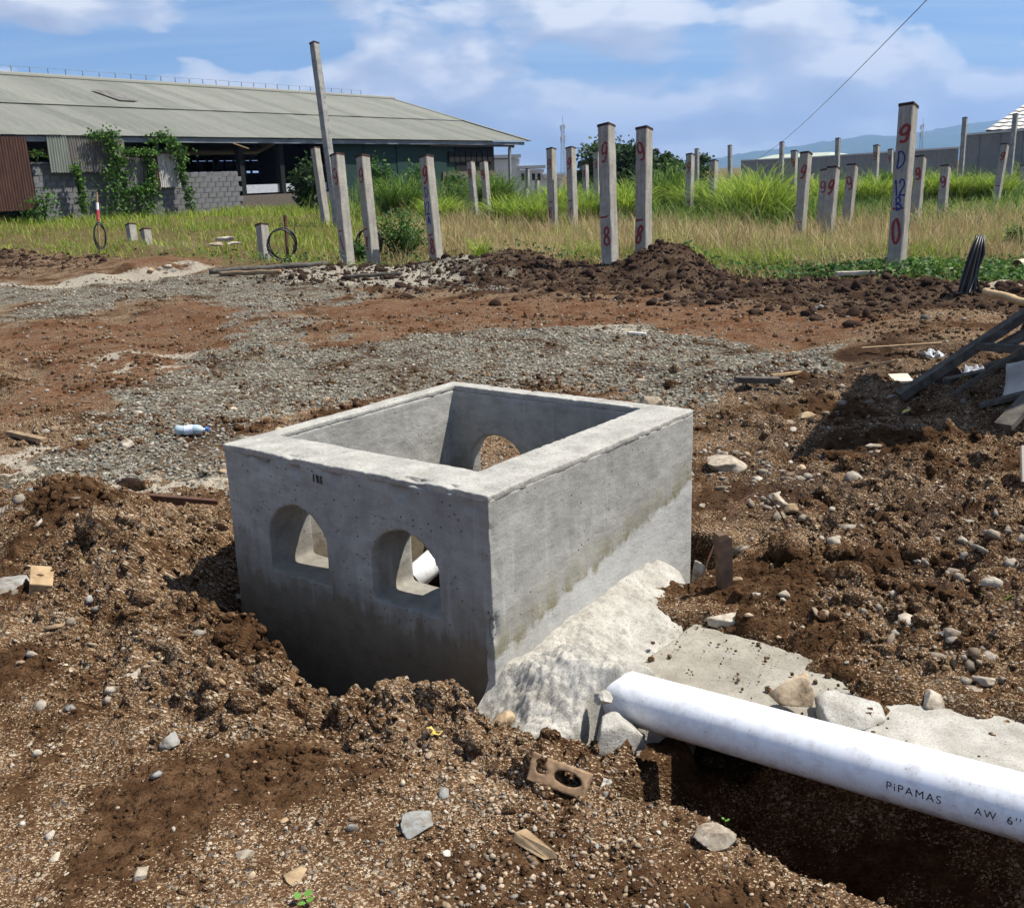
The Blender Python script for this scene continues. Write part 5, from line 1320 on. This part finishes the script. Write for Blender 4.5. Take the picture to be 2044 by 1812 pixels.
vine('narrow vine trailing down over the grey blocks', [([(520, 745), (540, 850), (570, 960), (590, 1090)], .25, 1.2)], 220, 1)
vine('leafy vine heap at the foot of the rusty sheet', [([(310, 960), (280, 1030), (260, 1120)], .55, 1.5), ([(230, 1110), (230, 1180), (200, 1240)], .8, 1.5)], 230, 1.6, dy=-.25)
vine('thin bare tendrils in the gap beside the rusty sheet', [([(195, 650), (260, 660), (330, 690)], .15, .7), ([(240, 700), (290, 650)], .2, .7)], 70, .6, .12, .2)

def shrub(u, v, wpx, hpx, label, n=900, size=.05, depth=None, mat=None, name='shrub', arch=0.0, cat='shrub', zb=None):
    if depth is None: b = on(u, v)
    else:
        b = dp(u, v, depth); b.z = gz(b.x, b.y)
    dep = (b-Vector((0, 0, EYE))).dot(_f0); w = wpx/FPX*dep/2; h = hpx/FPX*dep
    r = empty(name, b, random.uniform(0, 6), label, cat)
    nb = 11; P = []; m = MB()
    for k in range(nb):
        a = k*2.399+random.uniform(-.3, .3); rad = w*math.sqrt((k+.5)/nb); hh = h*(1-.45*(rad/w)**2)*random.uniform(.75, 1.05)
        tip = Vector((rad*math.cos(a), rad*math.sin(a), hh)); mid = Vector((tip.x*.45, tip.y*.45, hh*.55))
        m.tube([(0, 0, -.05), mid, tip], [.012*h+.004, .008*h+.003, .003], 5)
        kk = n//nb; t = .25+.75*RNG.random(kk)**.7
        q = np.array([(Vector((0, 0, 0)).lerp(mid, min(1, x*2)) if x < .5 else mid.lerp(tip, x*2-1))[:] for x in t])
        P.append(q+RNG.normal(size=(kk, 3))*np.array([w, w, h])*.13)
    P = np.concatenate(P); P[:, 2] = np.abs(P[:, 2])
    tone = np.clip(RNG.random(len(P))*.8+.2*P[:, 2]/h, 0, 1)
    link('foliage', leaf_mesh('foliage', P, size, .6, 1.3, tone), mat or M_SHRUB, r); m.build('stems', M_BARK, r)
shrub(800, 518, 125, 95, 'ferny green bush at the foot of the pile marked D 12 A', 2600, .055)
shrub(715, 520, 70, 40, 'low green weed bush beside the pale front pile', 900, .05)
shrub(760, 400, 60, 95, 'tall bluish shrub against the dark green warehouse wall', 1600, .12, 40)
shrub(835, 395, 80, 80, 'spreading shrub against the warehouse wall behind the pile marked D 12 A', 1800, .12, 42)
shrub(905, 385, 60, 75, 'wispy palm-like shrub at the right end of the warehouse', 1000, .14, 45)
shrub(615, 400, 75, 95, 'dark leafy shrub in the open warehouse front behind the tilted pile', 1300, .16, 38, M_TREE)
shrub(990, 375, 45, 60, 'dark reed clump right of the warehouse corner', 900, .14, 48)
shrub(1410, 400, 60, 70, 'weedy shrub left of the big bright tussock', 900, .08, 33)
shrub(1345, 385, 80, 95, 'bushy green shrub between the right twin pile and the next pile', 1500, .13, 37)
shrub(1600, 372, 60, 60, 'leafy shrub behind the left of the right hand pile cluster', 1000, .13, 42)
shrub(1765, 372, 70, 60, 'leafy shrub left of the pile marked D 12 B', 1000, .13, 42)
shrub(1945, 350, 60, 50, 'yellow green weed shrub before the boundary wall step', 900, .10, 40)
shrub(2030, 470, 60, 70, 'tall weeds at the right edge', 700, .05, 17)

def tree(u, vtop, depth, wpx, hpx, label, n=4200, size=.42, seed=0):
    top = dp(u, vtop, depth); b = Vector((top.x, top.y, 0)); rr = np.random.default_rng(seed)
    w = wpx/FPX*depth/2; H_ = top.z; ch = hpx/FPX*depth
    r = empty('tree', b, 0, label, 'tree')
    m = MB().tube([(0, 0, -.2), (.05, 0, H_*.35), (.1, .05, H_*.8)], [.03*H_+.05, .02*H_+.04, .02], 8)
    P = []
    for k in range(26):
        a = rr.uniform(0, 6.28); q = rr.random()**.6; z = H_-ch*rr.random()**.8*.95-.08*ch
        prof = math.sqrt(max(.08, 1-((z-(H_-ch*.55))/(ch*.58))**2))
        c = Vector((math.cos(a)*w*q*prof, math.sin(a)*w*q*prof, z))
        m.tube([(0, 0, max(.3, z-ch*.35)), Vector((c.x*.5, c.y*.5, z-.12*ch)), c], [.012*H_, .008*H_, .01], 5)
        kk = n//26; s = w*rr.uniform(.16, .3)
        P.append(np.array(c)+rr.normal(size=(kk, 3))*np.array([s, s, s*.62]))
    P = np.concatenate(P)
    link('crown', leaf_mesh('crown', P, size, .5), M_TREE, r); m.build('trunk', M_BARK, r)
tree(1240, 287, 68, 130, 75, 'broad dark tree behind the tall twin piles', 5200, .34, 1)
tree(1172, 322, 70, 50, 45, 'small dark tree left of the twin piles', 1700, .34, 2)
tree(1325, 305, 66, 75, 60, 'rounded tree right of the twin piles below the lamp', 2600, .32, 3)
tree(1388, 300, 72, 45, 55, 'narrow tree behind the far pile right of the twins', 1500, .32, 4)

# ------------------------------------------------------------------ grass
def blades(P, h, w, lean, tone, seg=3):
    n = len(P); az = RNG.uniform(0, 2*math.pi, n); fz = az+math.pi/2+RNG.normal(size=n)*.5
    dx = np.stack([np.cos(az), np.sin(az), np.zeros(n)], -1); sd = np.stack([np.cos(fz), np.sin(fz), np.zeros(n)], -1)
    T = [0, .45, .8] if seg == 3 else [0, .55]
    rows = []
    for t in T:
        c = P+dx*(lean*h*t**2)[:, None]+np.array([0, 0, 1])*(h*(t-.35*lean*t*t))[:, None]
        ww = (w*(1-.55*t)/2)[:, None]; rows += [c-sd*ww, c+sd*ww]
    rows.append(P+dx*(lean*h)[:, None]+np.array([0, 0, 1])*(h*(1-.45*lean))[:, None])
    k = len(rows); V = np.stack(rows, 1).reshape(-1, 3); i = np.arange(n)[:, None]*k
    Q = np.concatenate([i+[2*j, 2*j+1, 2*j+3, 2*j+2] for j in range(len(T)-1)]); Tr = i+[k-3, k-2, k-1]
    return V, [Q, Tr], np.repeat(tone, k)
def grass_obj(name, P2d, h, w, lean, tone, mat, label, seg=3):
    z = ground_h(P2d[:, 0], P2d[:, 1], False)
    V, F, T = blades(np.column_stack([P2d, z-.02]), h, w, lean, tone, seg)
    return tag(link(name, np_mesh(name, V, F, False, {'tone': T}), mat), label, 'grass', kind='stuff')
M_DRY = leafy('dry_grass', [(0, (.20, .14, .065)), (.45, (.38, .285, .14)), (.75, (.50, .40, .21)), (1, (.30, .32, .09))], .3, .8)
M_GRASS = leafy('green_grass', [(0, (.07, .13, .018)), (.5, (.19, .28, .03)), (.85, (.34, .39, .05)), (1, (.42, .37, .12))], .4)
M_TALL = leafy('tall_grass', [(0, (.025, .065, .014)), (.5, (.08, .16, .024)), (1, (.22, .30, .045))], .4)
M_BRIGHT = leafy('bright_tussock', [(0, (.05, .11, .015)), (.45, (.20, .31, .028)), (1, (.42, .48, .08))], .45)
def edge(x): return np.interp(x, EDX, EDY)
def inview(x, y, m=1.0):
    return (x > -.50*y-m) & (x < .50*y+m)
def field(n, prob, x0=-22, x1=24, y0=11, y1=44):
    out = []; c = 0
    while c < n and len(out) < 80:
        k = 60000; y = y0*np.exp(RNG.random(k)*math.log(y1/y0)); x = RNG.uniform(x0, x1, k)
        ok = inview(x, y) & (RNG.random(k) < prob(x, y)); out.append(np.stack([x, y], -1)[ok]); c += ok.sum()
    return np.concatenate(out)[:n]
def dryness(x, y):
    d = y-edge(x)
    f = sstep(-4, 0, x)*sstep(17, 9, d+5*fbm2(x*.35, y*.35, 3, 505))*(1-.85*sstep(4.2, 6.0, x)*sstep(4.5, 2.2, d))
    return np.clip(f*(.92+1.1*fbm2(x*.45, y*.45, 3, 501)), 0, 1)
P = field(60000, lambda x, y: sstep(-.3, .8, y-edge(x)+.7*fbm2(x*1.3, y*1.3, 3, 510))*dryness(x, y))
n = len(P); hh = RNG.uniform(.18, .6, n)*(.55+.7*sstep(0, 3, P[:, 1]-edge(P[:, 0])))*(.75+.5*fbm2(P[:, 0]*.8, P[:, 1]*.8, 2, 525))
grass_obj('dry_grass', P, hh, RNG.uniform(.006, .012, n)*(1+.02*P[:, 1]), RNG.uniform(.2, 1.1, n), np.clip(RNG.normal(.5, .25, n)+.2*fbm2(P[:, 0]*.7, P[:, 1]*.7, 2, 520), 0, 1), M_DRY, 'straw coloured dry grass between the piles', 2)
P = field(34000, lambda x, y: sstep(-.2, .6, y-edge(x)+.9*fbm2(x*.9, y*.9, 3, 530))*np.clip(1-dryness(x, y), .06, 1)*(.35+.65*sstep(-.2, .3, fbm2(x*.5, y*.5, 3, 540))))
n = len(P); hh = RNG.uniform(.12, .42, n)*(.6+.5*sstep(0, 6, P[:, 1]-edge(P[:, 0])))
grass_obj('green_grass', P, hh, RNG.uniform(.008, .016, n)*(1+.02*P[:, 1]), RNG.uniform(.2, 1.0, n), np.clip(RNG.normal(.55, .22, n), 0, 1), M_GRASS, 'short yellow green grass along the warehouse and the field edge', 2)
P = field(20000, lambda x, y: sstep(9, 15, y-edge(x)+2.2*fbm2(x*.3, y*.3, 3, 550))*sstep(-9, -3, x)*(.3+.7*sstep(-.1, .35, fbm2(x*.35, y*.35, 3, 560))), -14, 30, 20, 62)
n = len(P); hh = RNG.uniform(.4, .9, n)*(.6+.9*sstep(-.2, .4, fbm2(P[:, 0]*.35, P[:, 1]*.35, 3, 561)))*(1+.6*sstep(34, 50, P[:, 1]))
grass_obj('tall_grass', P, hh, RNG.uniform(.018, .035, n), RNG.uniform(.3, 1.1, n), np.clip(RNG.normal(.5, .25, n)+.3*fbm2(P[:, 0]*.4, P[:, 1]*.4, 2, 570), 0, 1), M_TALL, 'tall green grass at the back of the field')
P = field(5200, lambda x, y: sstep(.5, 2.5, y-edge(x))*dryness(x, y)*sstep(-.1, .4, fbm2(x*.9, y*.9, 3, 590)))
n = len(P)
grass_obj('grass_stalks', P, RNG.uniform(.5, .95, n), RNG.uniform(.006, .011, n)*(1+.02*P[:, 1]), RNG.uniform(.05, .7, n), np.clip(RNG.normal(.62, .25, n), 0, 1), M_DRY, 'taller straw stalks standing out of the dry grass')
P = field(9000, lambda x, y: sstep(0, 1.5, y-edge(x))*sstep(14, 8, y-edge(x))*sstep(-3, 0, x)*sstep(.12, .42, fbm2(x*.6+7, y*.6, 3, 595)))
n = len(P)
grass_obj('green_patches', P, RNG.uniform(.2, .55, n), RNG.uniform(.008, .015, n)*(1+.02*P[:, 1]), RNG.uniform(.2, 1.0, n), np.clip(RNG.normal(.45, .25, n), 0, 1), M_GRASS, 'green grass patches growing through the straw')
# low broad-leaved weeds near the edge on the right
P = field(9000, lambda x, y: sstep(-.4, .2, y-edge(x)+.5*fbm2(x*2, y*2, 3, 580))*sstep(3.8, 2.0, y-edge(x))*(.12+.88*sstep(2.8, 4.6, x)), -8, 9, 11.5, 22)
z = ground_h(P[:, 0], P[:, 1], False)
me = leaf_mesh('ground_weeds', np.column_stack([P, z+RNG.uniform(.02, .2, len(P))]), .075, 1.0, 1.0)
tag(link('ground_weeds', me, M_SHRUB), 'creeping broad leaved weeds at the right front of the field', 'weeds', kind='stuff')
def tussock(u, v, hpx, wpx, label, depth, mat=None, n=800):
    b = dp(u, v, depth); b.z = float(ground_h(np.array([b.x]), np.array([b.y]), False)[0])
    h = hpx/FPX*depth*1.5*random.uniform(.9, 1.15); w = wpx/FPX*depth/2
    k = n; a = RNG.uniform(0, 6.283, k); q = np.sqrt(RNG.random(k))*w*.8
    P = np.column_stack([np.cos(a)*q, np.sin(a)*q, np.zeros(k)-.03])
    V, F, T = blades(P, RNG.uniform(.5, 1.1, k)*h, RNG.uniform(.018, .03, k)*(.6+.016*depth), RNG.uniform(.4, 1.15, k), np.clip(RNG.normal(.5, .3, k), 0, 1))
    o = link('grass_tussock', np_mesh('grass_tussock', V, F, False, {'tone': T}), mat or M_BRIGHT, None, b)
    return tag(o, label, 'grass clump')
TUS = [(1505, 405, 105, 130, 'big bright green arching grass tussock right of the twin piles', 27), (1448, 395, 70, 80, 'bright tussock left of the biggest one', 31), (1560, 400, 70, 80, 'bright tussock at the left foot of the right hand pile cluster', 28),
       (1020, 415, 55, 80, 'bright tussock left of the middle pile pair', 30), (1062, 420, 60, 70, 'bright tussock touching the left pile of the middle pair', 29), (1168, 425, 60, 60, 'tussock between the middle pair and the twin piles', 30),
       (1248, 420, 75, 60, 'bright tussock seen between the twin piles', 30), (1330, 400, 85, 70, 'dark green tussock right of the right twin pile', 36), (1745, 375, 60, 90, 'dense tussock left of the pile marked D 12 B', 38),
       (1478, 350, 60, 90, 'reedy tussock rising behind the biggest bright one', 40), (1640, 385, 60, 80, 'tussock behind the right hand pile cluster', 36), (1840, 372, 55, 80, 'tussock behind the pile just right of D 12 B', 38), (1980, 372, 60, 80, 'tussock left of the pile near the right edge', 38), (1385, 385, 60, 60, 'bright clump under the pile right of the twins', 34), (1120, 400, 60, 60, 'clump behind the middle pile pair', 36), (1900, 380, 55, 70, 'tussock behind the second pile right of D 12 B', 38), (800, 425, 70, 90, 'dark grass clump behind the ferny bush', 33), (880, 430, 50, 80, 'grass clump right of the pile marked D 12 A', 31),
       (985, 400, 75, 60, 'dark tall clump at the warehouse corner', 40), (1290, 395, 60, 60, 'green clump behind the right twin pile', 38), (960, 545, 42, 40, 'small pale tussock on the bare soil before the dry grass', 18.3), (1980, 1262, 34, 34, 'wispy grass tuft on the soil at the right', 3.75)]
for t_ in TUS: tussock(*t_, mat=(M_TALL if 'dark' in t_[4] else M_BRIGHT), n=(22 if t_[5] < 5 else 90) if t_[5] < 20 else 800)

# ------------------------------------------------------------------ things in the field: hoses, stakes
def hose_coil(u, v, wpx, hpx, label, turns=3, dz=0.0):
    p = on(u, v); dep = (p-Vector((0, 0, EYE))).dot(_f0); w = wpx/FPX*dep/2; h = hpx/FPX*dep/2
    pts = []
    for k in range(turns*20+1):
        a = k/20*2*math.pi; s = 1-.16*(k/20/turns)+.05*math.sin(k*.7)
        pts.append((w*s*math.cos(a), .05*math.sin(a*1.3)+.03*k/20, h+h*s*math.sin(a)))
    return tag(MB().tube(pts, .016, 7).build('hose_coil', M_BLACK, None, True, p, random.uniform(-.3, .3)), label, 'hose')
hose_coil(203, 500, 22, 55, 'narrow black hose loop hung on the red and white stake', 2)
hose_coil(566, 522, 58, 66, 'black hose coil on the rusty rod beside the pile stump', 3)
hose_coil(738, 518, 52, 62, 'black hose coil half hidden by the ferny bush', 3)
def rod(u0, v0, u1, v1, r_, mat, label, name, cat, bands=None):
    b = on(u0, v0); dep = (b-Vector((0, 0, EYE))).dot(_f0); t = dp(u1, v1, dep)
    r = empty(name, b, 0, label, cat); d = t-b
    MB().tube([d*-.06, d*.5, d], r_, 8).build('shaft', mat, r)
    for k, (f0, f1, m) in enumerate(bands or ()): MB().tube([d*f0, d*f1], r_*1.35, 10).build('paint_band', m, r)
M_BRED = plain('band_red', (.5, .05, .07), .6); M_BWHITE = plain('band_white', (.75, .73, .7), .6)
rod(199, 502, 193, 384, .025, M_WOOD, 'red and white survey stake in front of the block wall', 'survey_stake', 'stake', [(.52, .70, M_BRED), (.70, .82, M_BWHITE)])
rod(575, 522, 569, 430, .035, M_RUST, 'rusty iron rod holding a black hose coil', 'iron_rod', 'rod')
rod(742, 470, 736, 394, .04, M_WOODG, 'dark wooden post behind the ferny bush', 'wooden_post', 'post')
def hose_stump():
    b = on(1922, 588); r = empty('hose_draped_post', b, 0, 'short leaning post draped with black hoses at the right', 'post')
    d = Vector((.16, .05, .64))
    MB().tube([d*-.1, d*.5, d], [.055, .05, .045], 9).build('post', plain('dark_post', (.05, .035, .028), .9), r)
    for k in range(9):
        a = -2.6+k*.42; out = Vector((math.cos(a), math.sin(a), 0))
        pts = [d*.97+out*.02, d*1.0+out*.05, d*.7+out*(.09+.02*math.sin(k*2)), d*.35+out*(.10+.03*math.sin(k)), d*.05+out*(.09+.04*(k % 3)), out*(.12+.03*(k % 2))+Vector((-.05*(k % 3), 0, .02))]
        MB().tube(pts, .014, 6).build('hose', M_BLACK, r, True)
hose_stump()

# ------------------------------------------------------------------ background
def boundary():
    r = empty('boundary_wall', (0, 0, 0), 0, 'grey boundary wall with white coping behind the field on the right', 'wall')
    M_BW = concrete_material('boundary_wall', (.23, .235, .235), (.17, .172, .17), .7, 8, .2)
    M_COP = plain('coping_white', (.62, .62, .6), .8)
    A = dp(1480, 326, 118); B = dp(1622, 317, 104); C = dp(1911, 299, 64); D_ = dp(1922, 273, 62); E_ = dp(2150, 257, 50)
    def run(p, q, zt, n):
        p = Vector((p.x, p.y, 0)); q = Vector((q.x, q.y, 0))
        for k in range(n):
            a = p.lerp(q, k/n); b = p.lerp(q, (k+1)/n); g = (b-a).normalized()*.04
            MB().beam(a+g+Vector((0, 0, zt/2-.2)), b-g+Vector((0, 0, zt/2-.2)), .18, zt+.4).build('wall_panel', M_BW, r)
            MB().beam(a+Vector((0, 0, zt+.06)), b+Vector((0, 0, zt+.06)), .3, .11).build('coping', M_COP, r)
    run(A, B, 2.2, 4); run(B, C, 2.2, 12); run(D_, E_, 2.9, 5)
boundary()
def tiled_house():
    c = dp(2142, 250, 72); r = empty('tiled_house', (c.x, c.y, 0), -.5, 'house with pale tiled hip roof at the upper right edge', 'house')
    M_T = sheet_material('roof_tile', [(.2, (.34, .32, .29)), (.5, (.52, .5, .46)), (.8, (.62, .6, .56))], 5)
    ze = (dp(1990, 262, 72)).z; zr = ze+2.9
    MB().box((0, 0, ze/2-.2), (8.4, 7.4, ze+.1)).build('wall', M_WHITE, r)
    MB().beam((-5, -4.4, ze-.02), (5, -4.4, ze-.02), .3, .18).build('gutter', M_BLACK, r)
    MB().beam((-5, -4.4, ze-.02), (-5, 4.4, ze-.02), .3, .18).build('gutter', M_BLACK, r)
    # four slopes in overlapping courses of wavy tiles
    def slope(name, c0, c1, r0, r1):
        V = []; F = []; n = 12; k = 60
        for j in range(n):
            for e, dz in ((j/n, .06), ((j+1)/n, .0)):
                for i in range(k+1):
                    a = Vector(c0).lerp(Vector(c1), i/k).lerp(Vector(r0).lerp(Vector(r1), i/k), e); V.append((a.x, a.y, a.z+dz+.03*math.sin(i*1.57)))
            o = 2*j*(k+1)
            F += [(o+i, o+i+1, o+k+2+i, o+k+1+i) for i in range(k)]
        tag(MB().add(V, F).build(name, M_T, r), kind=None)
    slope('roof_slope', (-5.2, -4.6, ze), (5.2, -4.6, ze), (-1.5, 0, zr), (1.5, 0, zr))
    slope('roof_slope', (-5.2, 4.6, ze), (-5.2, -4.6, ze), (-1.5, 0, zr), (-1.5, 0, zr))
    slope('roof_slope', (5.2, 4.6, ze), (-5.2, 4.6, ze), (1.5, 0, zr), (-1.5, 0, zr))
    slope('roof_slope', (5.2, -4.6, ze), (5.2, 4.6, ze), (1.5, 0, zr), (1.5, 0, zr))
tiled_house()
def far_shed():
    a = dp(1490, 316, 150); b = dp(1640, 306, 135); c = (a+b)/2
    r = empty('far_shed', (c.x, c.y, 0), math.atan2(b.y-a.y, b.x-a.x), 'low far shed with pale green roof beyond the boundary wall', 'shed')
    L = (b-a).length; z = b.z
    MB().box((0, 4, z/2-.5), (L, 7, z-.6)).build('wall', M_WHITE, r)
    MB().add([(-L/2-.5, 0, z-.7), (L/2+.5, 0, z-.7), (L/2-3, 4, z+.15), (-L/2+1, 4, z+.15), (L/2+.5, 8, z-.7), (-L/2-.5, 8, z-.7)], [(0, 1, 2, 3), (3, 2, 4, 5), (1, 4, 2), (0, 3, 5)]).build('roof', plain('shed_roof', (.42, .46, .38), .7), r)
far_shed()
def white_building():
    d = 78; a = dp(985, 318, d); r = empty('white_building', (a.x, a.y, 0), .12, 'far white flat roofed building right of the warehouse', 'building')
    def bxs(u0, u1, vt, dep, nm):
        p = dp(u0, vt, d); q = dp(u1, vt, d); w = q.x-p.x
        MB().box((p.x-a.x+w/2, dep/2, p.z/2-.1), (w, dep, p.z)).build(nm, M_WHITE, r)
        MB().box((p.x-a.x+w/2, dep/2-.05, p.z+.08), (w+.2, dep+.3, .25)).build('parapet', plain('parapet', (.5, .5, .5), .8), r)
    bxs(975, 1037, 316, 5, 'wall'); bxs(1037, 1087, 337, 5, 'wall'); bxs(1087, 1125, 354, 4, 'wall')
    for k in range(4):
        p = dp(1044+k*11, 345, d-.2); MB().box((p.x-a.x, -.03, p.z-.3), (.22, .06, .5)).build('window', M_INT, r)
white_building()
def downpipe():
    p = dp(1017, 352, 60); t = dp(1017, 296, 60); e = dp(1026, 294, 60)
    tag(MB().tube([Vector((p.x, p.y, -.2)), t, t+Vector((.05, 0, .12)), e+Vector((0, 0, .02))], .09, 8).build('vent_pipe', M_STEEL), 'grey vent pipe with bent top at the warehouse corner', 'pipe')
downpipe()
def lamp():
    b = dp(1287, 300, 58); r = empty('street_lamp', (b.x, b.y, 0), 0, 'street lamp head peeping right of the right twin pile', 'street lamp')
    h = b.z
    MB().tube([(0, 0, 0), (0, 0, h)], .05, 8).build('pole', M_STEEL, r)
    MB().tube([(0, 0, h-.05), (.4, 0, h+.06), (.62, 0, h+.02)], .03, 6).build('arm', M_STEEL, r)
    MB().tube([(.55, 0, h+.05), (.68, 0, h-.05), (.76, 0, h-.22)], [.06, .13, .05], 8).build('lamp_head', M_BLACK, r)
lamp()
def mast(u, vt, depth, label, wd=.9):
    t = dp(u, vt, depth); r = empty('radio_mast', (t.x, t.y, 0), .3, label, 'mast'); H_ = t.z
    m = MB()
    def corner(k, z): 
        w = wd*(1-.6*z/H_); a = k*2.094+.4; return Vector((w*math.cos(a), w*math.sin(a), z))
    for k in range(3): MB().tube([corner(k, 0), corner(k, H_*.86)], .11, 4).build('leg', M_STEEL, r)
    n = 16
    for j in range(n):
        z0, z1_ = H_*.86*j/n, H_*.86*(j+1)/n
        for k in range(3): m.beam(corner(k, z0), corner((k+1) % 3, z1_), .09, .09)
    o = m.build('bracing', M_STEEL, r); o['kind'] = 'stuff'
    MB().tube([(0, 0, H_*.8), (0, 0, H_)], .08, 5).build('antenna_rod', M_STEEL, r)
    for z, a in ((.83, .4), (.80, 2.5), (.66, 4.5), (.64, .2), (.62, 2.2)):
        MB().box((1.0*math.cos(a), 1.0*math.sin(a), H_*z), (.45, .45, 2.0)).build('antenna_panel', M_WHITE, r)
mast(1123, 232, 420, 'thin lattice radio mast on the horizon left of the twin piles', 1.3)
mast(1843, 236, 520, 'thin lattice radio mast right of the pile marked D 12 B', 1.3)
def wire():
    a = dp(1905, -56, 26); b = dp(1488, 330, 112)
    pts = [a.lerp(b, t/24)-Vector((0, 0, .7*math.sin(math.pi*t/24))) for t in range(25)]
    tag(MB().tube(pts, .013, 5).build('overhead_wire', M_BLACK), 'thin overhead wire crossing the sky on the right', 'wire')
wire()
def hills():
    prof_u = [1250, 1380, 1430, 1485, 1540, 1600, 1680, 1740, 1800, 1850, 1900, 1985, 2044, 2300, 2900, 3600]
    prof_v = [342, 330, 318, 306, 299, 291, 277, 271, 272, 260, 251, 243, 238, 200, 190, 230]
    xs = np.linspace(150, 8200, 420); Y0 = 6000.0
    tops = []
    px = []; pz = []
    for u, v in zip(prof_u, prof_v):
        p = yp(u, v, Y0); px.append(p.x); pz.append(max(0, p.z))
    zt = np.interp(xs, px, pz)
    rows = []; ys = np.linspace(-1500, 1500, 46)
    for y in ys:
        s = max(0.0, 1-abs(y)/1500)**.8
        z = zt*s*(1+.22*fbm2(xs/420+9, np.full_like(xs, y/420), 4, 700)*(1-s*.75))+14*fbm2(xs/45, np.full_like(xs, y/45), 3, 710)*s**.5-8*(1-s)
        rows.append(np.column_stack([xs, np.full_like(xs, Y0+y), z]))
    V = np.concatenate(rows); nx, ny = len(xs), len(ys); i = np.arange(nx*ny).reshape(ny, nx)
    F = np.stack([i[:-1, :-1], i[:-1, 1:], i[1:, 1:], i[1:, :-1]], -1).reshape(-1, 4)
    m, nt, b = new_mat('wooded_hill', 1.0, 0.0); v = nd(nt, 'NewGeometry').outputs['Position']
    nt.links.new(ramp(nt, noise(nt, v, .012, 4, .7), [(.35, (.022, .045, .018)), (.6, (.05, .085, .03)), (.75, (.14, .15, .07))]), b.inputs[0])
    tag(link('hills', np_mesh('hills', V, [F], False), m), kind='structure')
hills()
def haze():
    m = bpy.data.materials.new('haze_air'); m.use_nodes = True; nt = m.node_tree; nt.nodes.clear()
    o = nt.nodes.new('ShaderNodeOutputMaterial')
    pv = nd(nt, 'VolumePrincipled', {'Color': (.38, .60, 1.0, 1), 'Density': HAZE_D, 'Anisotropy': 0.2}); nt.links.new(pv.outputs[0], o.inputs['Volume'])
    ob = MB().box((0, 0, 199), (17600, 17600, 402)).build('haze', m)
    tag(ob, kind='stuff')
HAZE_D = 0.00018
haze()

# ------------------------------------------------------------------ shelter made up just out of view, its roof shaped to throw the dark shadow
def shelter():
    r = empty('shadow_shelter', (4.3, 6.5, 0), 0, 'added unseen sheet metal shelter on posts that casts the shadow by the timber frame', 'shelter')
    c = [Vector(p)-Vector((4.3, 6.5, 0)) for p in ((3.05, 5.75, 2.55), (4.95, 5.6, 2.65), (5.8, 7.3, 2.75), (4.0, 7.55, 2.6))]
    n = 30; V = []
    for j in (0, 1):
        for i in range(n+1):
            p = (c[0] if j == 0 else c[3]).lerp(c[1] if j == 0 else c[2], i/n); V.append((p.x, p.y, p.z+.02*math.sin(i*1.6)))
    MB().add(V, [(i, i+1, n+2+i, n+1+i) for i in range(n)]).build('roof_sheet', M_SHRUST, r)
    for k in (0, 1, 2, 3):
        q = c[k]*.94; MB().tube([(q.x, q.y, -.3), (q.x, q.y, c[k].z-.02)], .045, 8).build('post', M_WOOD, r)
    for a, b in ((0, 1), (3, 2), (0, 3), (1, 2)): MB().beam(c[a]-Vector((0, 0, .07)), c[b]-Vector((0, 0, .07)), .05, .07).build('rail', M_WOOD, r)
shelter()
